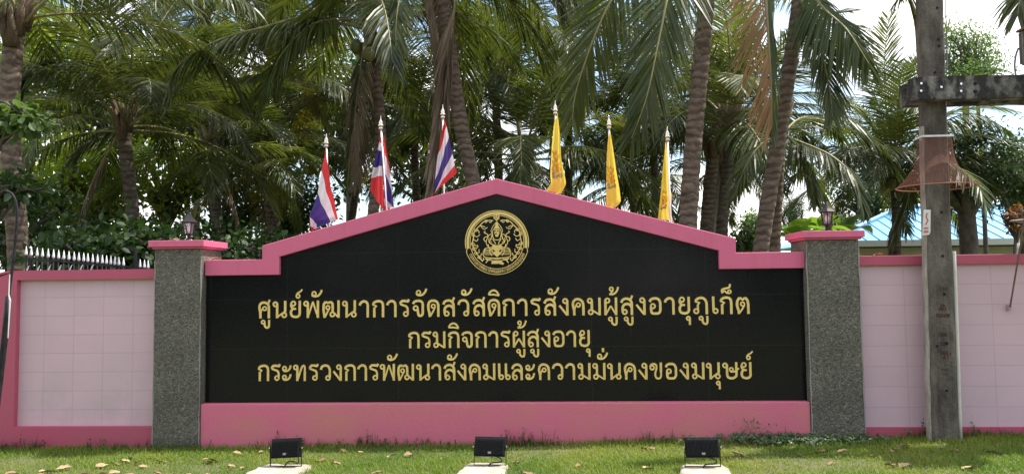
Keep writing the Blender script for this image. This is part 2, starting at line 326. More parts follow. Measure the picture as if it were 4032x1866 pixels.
G = {
'ศ': [('l',S,[(62,0),(62,74)]),('c',S,[(13,0),(11.5,33),(6.5,58),(7.5,74),(17,88),(33,92),(50,87),(62,74)]),('l',6,[(57,84),(67,107)]),('o',4.3,37,57,10.5),('c',4.3,[(27,60),(20,50),(17,42),(14,24)])],
'น': [('o',D,16,81,12),('l',S,[(26.5,86),(26.5,0)]),('l',D,[(27,6),(63,33)]),('l',S,[(68,31),(74,42),(74,100)]),('o',D,68.5,18,12)],
'ย': [('o',D,20.5,84,12),('c',6,[(8.5,85),(7,73),(13,61),(25,55)]),('l',6,[(18,54),(37,54)]),('c',S,[(17,53),(8,40),(8,24),(15,12),(32,7),(49,10),(58,22),(58.5,40)]),('l',S,[(58.5,36),(58.5,100)])],
'์': [('o',4.3,0,127,10),('c',4.8,[(-9,131),(-6,139),(2,147),(14,153),(25,165)])],
'พ': [('o',D,16,83,12),('l',S,[(26.5,86),(26.5,0)]),('l',D,[(27,4),(56,94)]),('l',D,[(56,94),(85,4)]),('l',S,[(85.5,100),(85.5,0)])],
'ั': [('o',4.5,0,140,11),('c',6,[(-10,136),(-7,128),(8,124),(25,129),(38,143),(46,161)])],
'ฒ': [('o',4.3,32,59,10.5),('c',4.8,[(41,54),(31,36),(16,6)]),('c',S,[(13.5,0),(10,22),(6.5,50),(9,79),(20,93)]),('l',6,[(20,93),(33,84)]),('l',6,[(33,84),(46,93)]),('c',S,[(46,93),(58,82),(60,66),(60,34)]),('o',D,58.5,20,12),('l',D,[(68,28),(91,6)]),('l',S,[(94.5,100),(94.5,0)])],
'า': [('c',S,[(6.5,69),(11,82),(28,93),(46,88),(53,71),(53,50)]),('l',S,[(53,56),(53,0)])],
'ก': [('c',S,[(7,70),(12,85),(32,93),(51,91),(62,80),(64.5,59),(64.5,40)]),('l',S,[(64.5,46),(64.5,0)]),('l',4.5,[(5,71),(18,69),(25,64),(14,53)]),('l',S,[(13.5,56),(13.5,0)])],
'ร': [('l',S,[(57,101),(50,90),(33,93),(18,93),(9,85),(7,75)]),('c',6,[(6,75),(24,68),(42,61),(49,46),(49.5,20)]),('o',D,38.5,18.5,12)],
'จ': [('c',S,[(7.5,75),(16,87),(35,93),(54,90),(64,76),(64,50)]),('c',S,[(64,54),(64,20),(56,8),(44,8),(38,20),(33.5,46)]),('o',D,23,51,12)],
'ด': [('o',4.3,36,61,10.5),('c',4.8,[(45,55),(36,33),(19,5)]),('c',S,[(16,0),(14,21),(8.5,44),(7.5,70),(17,88),(36,93),(54,88),(64,72),(65,50)]),('l',S,[(65,54),(65,0)])],
'ส': [('c',S,[(7,70),(16,86),(33,93),(53,89),(65,72),(66.5,50)]),('l',S,[(66.5,56),(66.5,0)]),('l',6,[(60,86),(70,110)]),('o',D,26,18,12),('c',S,[(15,16),(15,43),(24,58),(41,63.5),(56,58),(64,46)])],
'ล': [('c',S,[(7,66),(15,84),(35,93),(55,86),(63,68),(63.5,45)]),('l',S,[(63.5,52),(63.5,0)]),('o',D,23,17,12),('c',S,[(12.5,16),(12.5,38),(23,55),(39,61),(54,54),(62,42)])],
'ว': [('c',S,[(7,67),(14,86),(33,93),(51,88),(61,70),(61.5,50)]),('l',S,[(61.5,56),(61.5,18)]),('o',D,50.5,18,12)],
'ิ': [('c',5.5,[(6,123),(17,141),(37,148),(54,139),(66,119)]),('l',5,[(5,124),(36,124),(67,118)])],
'ง': [('o',D,37,83,12),('l',S,[(48.5,86),(48.5,0)]),('l',6,[(4,58),(47,3)])],
'ค': [('c',S,[(15,0),(14,30),(8,61),(12,80),(26,92),(46,91),(62,78),(66.5,58),(67,36)]),('l',S,[(67,42),(67,0)]),('o',4.3,38.5,60,10.5),('c',4.3,[(29,63),(20,44),(16,18)])],
'ม': [('o',D,17,83,12),('l',S,[(27.5,86),(27.5,30)]),('o',D,21,18.5,12),('l',D,[(31,29),(68,5)]),('l',S,[(71.5,100),(71.5,0)])],
'ผ': [('o',D,19,83,12),('l',S,[(8,86),(8,0)]),('l',D,[(9,4),(38,53)]),('l',D,[(38,53),(67,4)]),('l',S,[(68,100),(68,0)])],
'้': [('o',4.3,0,148,9.5),('c',4.8,[(9,144),(3,131),(-11,118)]),('c',5.5,[(-12,119),(8,119),(24,128),(33,141),(39,160)])],
'ู': [('o',4.2,-33,-21.5,9.5),('c',6,[(-25,-23),(-24,-40),(-18,-50),(-8,-54),(0,-49),(2,-36),(2,-9)])],
'ุ': [('o',4.5,-4,-21.5,9.5),('l',6,[(4,-19),(4,-59)])],
'อ': [('c',S,[(6,73),(16,88),(37,93),(56,88),(65.5,70),(65.5,48)]),('c',S,[(65.5,52),(65.5,25),(57,10),(40,7),(20,10),(14.5,25),(14,46)]),('o',D,24.5,49,12)],
'ภ': [('c',S,[(15,69),(20,84),(40.5,93),(61,89),(74,70),(76,45)]),('l',S,[(76,52),(76,0)]),('l',4.5,[(13,71),(26,69),(35,65),(26,53)]),('l',6,[(26.5,54),(27,22)]),('o',D,17,18.5,12)],
'เ': [('l',S,[(8,100),(9,20)]),('o',D,20,18.5,12)],
'็': [('c',5.5,[(60,169),(58,154),(46,147),(26,143),(14,134),(17,117)]),('c',4.5,[(18,121),(27,131),(41,120),(54,117)]),('o',4.2,56,126,8.5)],
'ต': [('o',4.3,38,56,10.5),('c',4.8,[(47,49),(34,26),(18,5)]),('c',S,[(17,0),(15,19),(7.5,46),(9,72),(22,92)]),('l',6,[(22,92),(39,80),(53,92)]),('c',S,[(53,92),(65,76),(69,55),(69,36)]),('l',S,[(69,42),(69,0)])],
'ะ': [('o',4.5,14,77,10.5),('c',6,[(4,72),(13,61),(32,62),(46,74),(52,94)]),('o',4.5,14,24,10.5),('c',6,[(4,19),(13,8),(32,9),(46,21),(52,41)])],
'ท': [('o',D,15,82,12),('l',S,[(25,86),(25,0)]),('c',5.5,[(26,4),(50,76),(59,91),(67,91),(71,78),(71,50)]),('l',S,[(71,56),(71,0)])],
'ข': [('o',D,15.5,71,11.5),('c',5.5,[(4.5,74),(10,88),(27,93),(40,84),(40,62),(34,42),(34,21),(43,8),(58,8),(67,21),(67,50)]),('l',S,[(67,44),(67,100)])],
'ษ': [('o',D,16,82,12),('l',S,[(27,86),(27.5,28)]),('c',S,[(27.5,32),(29,20),(38,9),(61,7),(79,18),(82,38),(82,55)]),('l',S,[(82,50),(82,100)]),('o',4.3,52.5,58,10),('c',4.8,[(43,54),(53,44),(75,48),(97,65)])],
'่': [('l',S,[(0,188),(0,164)])],
}
ln1 = [('ศ',1017.5),('น',1073.8),('ย',1141.3),('พ',1194.7),('ฒ',1269.8),('น',1347.4),('า',1412.5),('ก',1464.9),('า',1521.1),('ร',1572.2),('จ',1621.3),('ด',1681.9),('ส',1741.1),('ว',1801.2),('ส',1859.5),('ด',1920.6),('ก',1977.9),('า',2035.7),('ร',2088.5),('ส',2139),('ง',2200.7),('ค',2251.1),('ม',2311.7),('ผ',2378.9),('ส',2441.9),('ง',2504),('อ',2554.3),('า',2615),('ย',2671.7),('ภ',2729.7),('เ',2803.7),('ก',2834.5),('ต',2898)]
mk1 = [('ู',1017.5,62),('์',1141.3,48),('ั',1194.7,62.6),('ั',1621.3,40),('ั',1801.2,37.7),('ิ',1920.6,0),('ั',2139,42.3),('้',2378.9,43),('ู',2378.9,68),('ู',2441.9,66.5),('ุ',2671.7,58.5),('ู',2729.7,76),('็',2834.5,0)]
ln2 = [('ก',1606.6),('ร',1659.3),('ม',1703.5),('ก',1763.2),('จ',1815.6),('ก',1870),('า',1922.7),('ร',1970.8),('ผ',2018.8),('ส',2074.1),('ง',2130.6),('อ',2175.1),('า',2229),('ย',2280)]
mk2 = [('ิ',1763.2,0),('้',2018.8,43),('ู',2018.8,68),('ู',2074.1,66.5),('ุ',2280,58.5)]
ln3 = [('ก',1014.6),('ร',1066.1),('ะ',1111.5),('ท',1155),('ร',1215.7),('ว',1259.3),('ง',1310.8),('ก',1355.4),('า',1406.9),('ร',1453),('พ',1495.8),('ฒ',1565),('น',1638.8),('า',1698),('ส',1745.6),('ง',1800.2),('ค',1845.4),('ม',1899.5),('เ',1960.7),('เ',1987.2),('ล',2012.8),('ะ',2069.8),('ค',2117.8),('ว',2173.3),('า',2225.3),('ม',2274.1),('ม',2332.7),('น',2391.1),('ค',2456.2),('ง',2513),('ข',2558.5),('อ',2618.2),('ง',2675.8),('ม',2721.9),('น',2780.8),('ษ',2845.1),('ย',2916.1)]
mk3 = [('ั',1495.8,60),('ั',1745.6,39),('ั',2332.7,45),('่',2332.7,66),('ุ',2780.8,74),('์',2916.1,49)]
def glyph(ch):
    for g in G[ch]:
        if g[0] == 'o':
            _, hw, cx, cy, r = g
            yield hw, [(cx + r * math.cos(q * math.pi / 9), cy + r * 1.02 * math.sin(q * math.pi / 9)) for q in range(18)], True
        elif g[0] == 'c':
            yield g[1], [(p[0], p[1]) for p in catmull([(x, y, 0) for x, y in g[2]], 4)], False
        else: yield g[1], g[2], False
def text_line(chars, marks, x0, y0, x1, y1, s0, s1):
    b = MB(); k = 0
    for c, x, off in [(c, x, 0) for c, x in chars] + marks:
        f = (x - x0) / (x1 - x0); by = y0 + (y1 - y0) * f; sc = s0 + (s1 - s0) * f
        A = U(x, by, 0)
        u = (U(x, by - sc * 100, 0) - A).length / 100                # world size of one letter unit
        for hw, pts, closed in glyph(c):
            k += 1
            ribbon(b, [(A.x + (px + off) * u, A.z + py * u) for px, py in pts], hw * u, closed, y=-0.0036 - 0.0002 * (k % 4))
    return b
for ch, mk, a in ((ln1, mk1, (1017, 1253, 2952, 1235, 0.679, 0.70)), (ln2, mk2, (1606, 1370.4, 2320, 1364.6, 0.652, 0.66)), (ln3, mk3, (1014, 1499.4, 2962, 1491.5, 0.652, 0.668))):
    text_line(ch, mk, *a).build('lettering', GOLD, panel)

# ---- round crest, traced in the plane of the panel
EC = U(1800 + 622 / 3.972, 800 + 610 / 3.972, 0); ES = 0.330 / 510.0      # metres per trace unit
def E(x, y): return (EC.x + (x - 622) * ES, EC.z - (y - 610) * ES)
em = MB(); ek = [0]
def est(pts, hw=5, smooth=True, closed=False):
    ek[0] += 1
    p = [E(x, y) for x, y in pts]
    if smooth: p = [(q.x, q.y) for q in catmull([(x, z, 0) for x, z in p], 4, closed)]
    ribbon(em, p, hw * ES * (.85 if hw < 10 else 1), closed, y=-0.0036 - 0.0003 * (ek[0] % 5), dep=0.001)
def efill(pts, y=-0.003):
    ek[0] += 1
    p = [E(x, yy) for x, yy in pts]
    ar = sum(p[i-1][0] * p[i][1] - p[i][0] * p[i-1][1] for i in range(len(p)))
    em.prism(p if ar > 0 else p[::-1], y - 0.0003 * (ek[0] % 5), 0.0)
def arc(r, a0, a1, n=48, cx=622, cy=610): return [(cx + r * math.cos(R(a0 + (a1 - a0) * i / n)), cy - r * math.sin(R(a0 + (a1 - a0) * i / n))) for i in range(n + 1)]
est(arc(493, -11, 191), 8, False); est(arc(456, -11, 191), 20, False); est(arc(420, -11, 83), 6, False); est(arc(420, 97, 191), 6, False)
est(arc(500, 196, 344), 6, False); est(arc(414, 198, 342), 6, False)
for s in (-1, 1):
    X = lambda x: 622 + s * (x - 622)
    est([(X(1092), 760), (X(1098), 722), (X(1062), 690), (X(1026), 708), (X(1014), 745)], 6, False)
    # leaf garland
    vine = [(678, 275), (720, 268), (770, 272), (830, 290), (880, 340), (940, 400), (975, 450), (985, 520), (1000, 590), (1005, 650), (975, 720), (945, 770), (905, 830), (860, 890), (845, 905)]
    est([(X(x), y) for x, y in vine], 9)
    for (a, c, d) in (((700, 270), (715, 300), (745, 290)), ((765, 272), (790, 300), (815, 288)), ((820, 285), (790, 262), (770, 262)), ((885, 350), (830, 360), (800, 378)), ((870, 360), (820, 405), (765, 375)),
                      ((935, 400), (900, 440), (905, 470)), ((970, 440), (930, 430), (925, 405)), ((980, 500), (930, 520), (885, 485)), ((985, 520), (1005, 480), (985, 450)), ((990, 560), (940, 590), (915, 550)),
                      ((1000, 600), (1025, 630), (1000, 660)), ((995, 640), (945, 660), (920, 650)), ((985, 690), (930, 690), (918, 660)), ((965, 730), (1005, 720), (1000, 690)), ((950, 760), (905, 770), (903, 715)),
                      ((925, 800), (965, 790), (970, 760)), ((905, 830), (860, 800), (870, 780)), ((885, 860), (920, 850), (915, 820)), ((860, 890), (830, 880), (838, 850))):
        est([(X(p[0]), p[1]) for p in (a, c, d)], 7)
    for cx, cy, r in ((960, 420, 18), (985, 500, 16), (985, 640, 20), (960, 710, 16), (885, 850, 16)):
        est(arc(r, 0, 340, 12, X(cx), cy), 5, False)
    # halo and shoulders
    est([(622, 290), (X(672), 350), (X(706), 410), (X(708), 450), (X(690), 475)], 6)
    est([(X(685), 490), (X(735), 490), (X(765), 540), (X(790), 600), (X(772), 660), (X(742), 690)], 7)
    est([(X(700), 500), (X(715), 560), (X(745), 600), (X(700), 640), (X(655), 655)], 9)
    est([(X(800), 435), (X(820), 455), (X(770), 485), (X(768), 520), (X(810), 530), (X(826), 565), (X(798), 600)], 8)
    est([(X(690), 560), (X(660), 600), (X(640), 640)], 7)
    est([(X(735), 540), (X(752), 580), (X(700), 610)], 6)
    est([(X(760), 640), (X(745), 700), (X(690), 720)], 8)
    est([(X(668), 395), (X(690), 440), (X(685), 520), (X(665), 565), (622, 575)], 7)
    # folded legs and seat
    for k, yy in enumerate((720, 745, 770, 797)):
        est([(X(800 + 8 * k), yy - 18), (X(820 - 4 * k), yy), (X(760), yy + 4), (X(690 - 6 * k), yy + 2)], 6)
    est([(X(700), 690), (X(790), 700), (X(835), 760), (X(825), 830), (X(740), 850), (622, 858)], 7)
    est([(X(640), 680), (X(700), 720), (X(668), 790), (622, 830)], 8)
    est([(X(660), 700), (X(740), 740), (X(700), 820)], 8)
    est([(X(700), 862), (X(760), 870), (X(808), 862), (X(770), 890), (X(800), 930)], 8)
    est([(622, 895), (X(680), 898), (X(745), 885), (X(785), 905)], 8)
efill([(570, 190), (622, 132), (668, 180), (664, 240), (622, 282), (576, 240)]); est([(580, 195), (622, 150), (658, 190)], 5)
efill([(608, 305), (636, 305), (645, 350), (672, 400), (572, 400), (600, 350)])
efill([(580, 408), (664, 408), (662, 470), (640, 525), (604, 525), (582, 470)], -0.0022)
efill([(560, 655), (684, 655), (720, 690), (660, 740), (622, 770), (584, 740), (530, 690)], -0.0021)
efill([(560, 770), (622, 740), (684, 770), (622, 845)], -0.0026)
efill([(540, 905), (690, 905), (730, 940), (715, 962), (650, 945), (530, 945)], -0.0024)
est([(540, 860), (590, 868), (655, 868), (700, 858)], 6)
# little ribbon text round the lower rim
for c, x, off in [(c, x, 0) for c, x in ln3] + mk3:
    f = (x + off * 0.66 - 1014) / (2962 - 1014)
    a = R(203 + 134 * f); u = 46 / 100.0; r0 = 478
    px, py = 622 + r0 * math.cos(a), 610 - r0 * math.sin(a)
    tx, ty = -math.sin(a), -math.cos(a); nx, ny = -math.cos(a), math.sin(a)     # along the text, towards the centre
    for hw, pts, closed in glyph(c):
        q = [(px + (gx * tx * 0.72 + gy * nx) * u, py + (gx * ty * 0.72 + gy * ny) * u) for gx, gy in pts]
        ek[0] += 1
        ribbon(em, [E(*p) for p in q], 2.6 * ES, closed, y=-0.003, dep=0.0008)
em.build('crest', GOLD, panel)
b = MB()
for (ex, ey, w, h) in ((590, 435, 26, 16), (640, 435, 26, 16), (608, 478, 28, 18), (596, 205, 18, 18), (636, 205, 18, 18), (612, 240, 16, 16)):
    p0, p1 = E(ex - w / 2, ey + h / 2), E(ex + w / 2, ey - h / 2)
    b.box((p0[0], -0.0075, p0[1]), (p1[0], -0.001, p1[1]))
b.build('crest_inlay', DARKM, panel)

# ------------------------------------------------------------------ pillars
def pillar(x0, x1, label):
    z0 = gz((x0 + x1) / 2) - 0.15
    t = thing('gate_pillar', label, 'pillar', ((x0 + x1) / 2, 0.14, 0), 'grey pebbledash pillars')
    b = MB(); b.box((x0, -0.11, z0), (x1, 0.38, 1.990)); b.build('shaft', PEBBLE, t, bevel=0.006)
    b = MB(); b.box((x0 - 0.022, -0.132, 1.992), (x1 + 0.022, 0.402, 2.012)); b.box((x0 - 0.045, -0.16, 2.012), (x1 + 0.045, 0.43, 2.076))
    b.build('cap', PINK, t, bevel=0.004)
    # rough mortar seams down the front arrises
    b = MB(); rr = random.Random(int(x0 * 10))
    for xs in (x0 + 0.004, x1 - 0.004):
        pts = [(xs + rr.uniform(-.003, .003), -0.112, z) for z in [z0 + i * 0.12 for i in range(int((1.98 - z0) / 0.12) + 1)]]
        b.tube(pts, [0.005 * rr.uniform(0.5, 1.4) for _ in pts], 5)
    b.build('mortar_seam', mat('mortar', (0.30, 0.29, 0.26), 0.9), t)
    return t
pillar(-4.055, -3.570, 'grey pebbledash pillar with pink cap at the spiked fence end of the sign')
pillar(2.447, 2.952, 'grey pebbledash pillar with pink cap beside the concrete power pole')

# ------------------------------------------------------------------ side walls
t = thing('boundary_wall', 'lilac block wall in a dark pink frame below the spiked railing', 'wall', (-4.9, 0.1, 0))
b = MB(); b.box((-5.555, 0.03, 0.05), (-4.056, 0.14, 1.75)); b.build('wall_panel', blockwall('lilac_blocks_a', 0.314, 4.9 + 0.075 - 4.9 + 0.314 * 20, -0.168 + 0.193 * 0 - 0.006, 1.0), t)
m_ = bpy.data.materials['lilac_blocks_a']
for n_ in m_.node_tree.nodes:
    if n_.type == 'TEX_BRICK': n_.inputs['Row Height'].default_value = 0.192
b = MB()
b.box((-4.9 - 1.06, -0.03, -0.25), (-5.555, 0.17, 1.697)); b.prism([(-5.96, 1.697), (-5.555, 1.697), (-5.555, 1.795), (-5.66, 1.795), (-5.75, 1.775), (-5.96, 1.66)], -0.03, 0.17)
b.box((-5.555, -0.03, 1.697), (-4.056, 0.17, 1.795)); b.box((-5.555, -0.03, -0.25), (-4.056, 0.17, 0.198))
b.build('frame', PINKL, t)
t = thing('boundary_wall', 'lilac block wall with pink coping behind the concrete power pole', 'wall', (4.5, 0.1, 0))
b = MB(); b.box((2.953, 0.0, 0.05), (7.5, 0.14, 1.78)); b.build('wall_panel', blockwall('lilac_blocks_b', 0.414, 4.5 - 3.412 + 0.414 * 20 - 0.0, -0.166 - 0.006, 0.5), t)
for n_ in bpy.data.materials['lilac_blocks_b'].node_tree.nodes:
    if n_.type == 'TEX_BRICK': n_.inputs['Row Height'].default_value = 0.197
b = MB(); b.box((2.953, -0.045, 1.737), (7.5, 0.18, 1.831)); b.build('coping', PINKL, t, bevel=0.005)
b = MB(); b.box((2.953, -0.02, -0.15), (7.5, 0.16, 0.176)); b.build('plinth', PINKL, t, bevel=0.005)

# ------------------------------------------------------------------ palms
PALM = leafmat('palm_leaflet', (0.042, 0.066, 0.016), (0.088, 0.110, 0.028), 0.40, 0.40, 0.45, 0.9, (1.8, 1.65, 0.75))
PALMY = leafmat('yellowing_leaflet', (0.10, 0.12, 0.02), (0.20, 0.17, 0.03), 0.35, 0.4, 0.5, 0.9, (1.8, 1.6, 0.6))
PALMB = leafmat('brown_leaflet', (0.20, 0.115, 0.045), (0.33, 0.20, 0.09), 0.25, 0.6, 0.3, 1.1, (1.4, 1.2, 0.8))
PALMD = leafmat('dead_grey_leaflet', (0.13, 0.095, 0.065), (0.22, 0.165, 0.115), 0.15, 0.7, 0.2, 1.1, (1.2, 1.1, 0.9))
RACH = mat('frond_rib', (0.16, 0.17, 0.045), 0.5, var=(0.25, 0.20, 0.07), vscale=3)
RACHD = mat('dry_frond_rib', (0.20, 0.13, 0.07), 0.7, var=(0.27, 0.2, 0.12), vscale=3)
def barkmat(name, a, b_, ring):
    m = mat(name, a, 0.9, var=b_, vscale=4, detail=8, stretch=(1.6, 1.6, 4)); t = m.node_tree; p = t.nodes['Principled BSDF']
    lk = p.inputs['Base Color'].links[0]; src = lk.from_socket; c = t.nodes.new('ShaderNodeTexCoord')
    w = t.nodes.new('ShaderNodeTexWave'); w.bands_direction = 'Z'; w.inputs['Scale'].default_value = 2.9; w.inputs['Distortion'].default_value = 7; w.inputs['Detail'].default_value = 4; w.inputs['Detail Scale'].default_value = 1.6
    r = t.nodes.new('ShaderNodeValToRGB'); r.color_ramp.elements[0].position = 0.12; r.color_ramp.elements[1].position = 0.55
    r.color_ramp.elements[0].color = (ring + .22, ring + .19, ring + .16, 1); r.color_ramp.elements[1].color = (1, 1, 1, 1)
    x = t.nodes.new('ShaderNodeMix'); x.data_type = 'RGBA'; x.blend_type = 'MULTIPLY'; x.inputs[0].default_value = 1
    t.links.new(c.outputs['Object'], w.inputs['Vector']); t.links.new(w.outputs['Fac'], r.inputs[0]); t.links.new(src, x.inputs[6]); t.links.new(r.outputs[0], x.inputs[7]); t.links.new(x.outputs[2], p.inputs['Base Color'])
    n = t.nodes.new('ShaderNodeTexNoise'); n.inputs['Scale'].default_value = 24; n.inputs['Detail'].default_value = 5
    ad = t.nodes.new('ShaderNodeMath'); ad.operation = 'MULTIPLY_ADD'; ad.inputs[1].default_value = 0.7
    b = t.nodes.new('ShaderNodeBump'); b.inputs['Strength'].default_value = 0.6; b.inputs['Distance'].default_value = 0.012
    t.links.new(c.outputs['Object'], n.inputs['Vector']); t.links.new(n.outputs[0], ad.inputs[0]); t.links.new(w.outputs['Fac'], ad.inputs[2]); t.links.new(ad.outputs[0], b.inputs['Height']); t.links.new(b.outputs[0], p.inputs['Normal'])
    return m
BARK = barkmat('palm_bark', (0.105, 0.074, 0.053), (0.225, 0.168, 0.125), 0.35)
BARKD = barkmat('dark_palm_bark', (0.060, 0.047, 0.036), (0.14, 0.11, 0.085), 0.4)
HUSK = mat('palm_fibre', (0.085, 0.055, 0.033), 0.95, var=(0.20, 0.14, 0.085), vscale=9, detail=7, bump=0.9, bscale=50, stretch=(3, 3, 0.6))
NUT = mat('green_coconut', (0.10, 0.13, 0.03), 0.45, var=(0.22, 0.19, 0.07), vscale=6)

def leaflet(b, p, d, L, w, hang, up, rr, seg=3):
    d = d.normalized(); wd = d.cross(up)
    wd = wd.normalized() if wd.length > 1e-4 else Vector((1, 0, 0))
    tw = rr.uniform(-0.7, 0.7); wd = (wd * math.cos(tw) + up * math.sin(tw)).normalized()
    vs = []; W = (0.55, 1.0, 0.72, 0.10)
    d = (d + Vector((0, 0, -1)) * hang * 0.75).normalized()
    for k in range(seg + 1):
        h = w * W[k] * 0.5
        vs += [p - wd * h, p + wd * h]
        d = (d + Vector((0, 0, -1)) * hang * (0.10 + 0.20 * k) + Vector((rr.uniform(-.05, .05), rr.uniform(-.05, .05), 0))).normalized()
        p = p + d * (L / seg)
    b.add(vs, [(2*k, 2*k+1, 2*k+3, 2*k+2) for k in range(seg)])
def frond(path, seed, leaf=0.85, hang=0.5, n=96, side=None, w=0.029, rad=0.024, start=0.16, sides=(-1, 1), a0=62, a1=28, gap=0.03, jit=6, mats=None, vshape=0.25):
    rr = random.Random(seed); b = MB(); path = [Vector(p) for p in path]; m = len(path)
    ln = [0]
    for i in range(m - 1): ln.append(ln[-1] + (path[i+1] - path[i]).length)
    def at(t):
        q = t * ln[-1]; i = 0
        while i < m - 2 and ln[i+1] < q: i += 1
        f = (q - ln[i]) / max(1e-6, ln[i+1] - ln[i]); return path[i].lerp(path[i+1], f), (path[i+1] - path[i]).normalized()
    b.mi = 1; b.tube(path, [rad * (1.6 if i == 0 else 1) * (1 - 0.85 * i / (m - 1)) for i in range(m)], 5); b.mi = 0
    for s in sides:
        for k in range(n):
            t = start + (1 - start) * (k + rr.uniform(0, .9)) / n
            if rr.random() < gap: continue
            p, tg = at(min(t, 0.999)); q = (t - start) / (1 - start)
            sv = Vector(side) if side is not None else tg.cross(Vector((0, 0, 1)))
            if sv.length < 0.15: sv = Vector((0, 1, 0))
            sv = (sv - tg * sv.dot(tg)).normalized() * s; up = sv.cross(tg).normalized() * s
            if up.z < 0 and side is None: up = -up
            a = R(a0 + (a1 - a0) * q + rr.uniform(-jit, jit)); prof = 0.55 + 0.45 * math.sin(math.pi * min(1, q * 1.5 + 0.12)) if q < 0.4 else 1.0 - 0.62 * ((q - 0.4) / 0.6) ** 1.6
            leaflet(b, p, sv * math.sin(a) + tg * math.cos(a) + up * vshape, leaf * prof * rr.uniform(0.88, 1.1), w, hang * rr.uniform(0.7, 1.3), up, rr)
    return b
def arch(e0, bend, L, n=14, pw=1.25):
    p = Vector((0, 0, 0)); pts = [p.copy()]
    for i in range(n):
        a = R(e0) - R(bend) * ((i + 0.5) / n) ** pw
        p = p + Vector((math.cos(a), 0, math.sin(a))) * (L / n); pts.append(p.copy())
    return pts
FROND = []
for k, (e0, bend) in enumerate(((82, 34), (68, 62), (52, 78), (36, 84), (20, 80), (4, 74), (-14, 62), (-34, 48))):
    for s in (0, 1):
        b = frond(arch(e0 + s * 5, bend + s * 9, 3.3), 100 + k * 2 + s, leaf=0.86, hang=0.22 + 0.07 * k, n=84, w=0.029)
        o = b.build('frond', [PALM, RACH]); FROND.append((e0, o.data)); bpy.data.objects.remove(o)
DEADF = []
for s in range(2):
    o = frond(arch(-62 - 8 * s, 24, 2.7), 300 + s, leaf=0.75, hang=0.9, n=54, gap=0.2, w=0.036, vshape=0).build('frond', [PALMD, RACHD]); DEADF.append(o.data); bpy.data.objects.remove(o)
YELF = []
o = frond(arch(-8, 66, 3.2), 320, leaf=0.85, hang=0.6, n=70).build('frond', [PALMY, RACH]); YELF.append(o.data); bpy.data.objects.remove(o)

def trunk_mesh(pts, r0, r1, seed, mt, root, step=0.075):
    rr = random.Random(seed); P = catmull(pts, 14); b = MB()
    ln = sum((P[i+1] - P[i]).length for i in range(len(P) - 1)); n = max(12, int(ln / step) * 2)
    Q = []; R_ = []
    acc = 0; i = 0
    for k in range(n + 1):
        q = ln * k / n
        while i < len(P) - 2 and acc + (P[i+1] - P[i]).length < q: acc += (P[i+1] - P[i]).length; i += 1
        Q.append(P[i].lerp(P[i+1], min(1, (q - acc) / max(1e-6, (P[i+1] - P[i]).length))))
        f = k / n; r = r0 + (r1 - r0) * min(1, f * 1.1) + 0.25 * r0 * max(0, 0.12 - f) / 0.12
        R_.append(r * ((1.0 if k % 2 else 1.03) + rr.uniform(-.02, .02)))
    b.tube(Q, R_, 14)
    jit = random.Random(seed + 1)
    b.v = [(x + jit.uniform(-.006, .006), y + jit.uniform(-.006, .006), z + jit.uniform(-.008, .008)) for x, y, z in b.v]
    return b.build('trunk', mt, root, smooth=True)
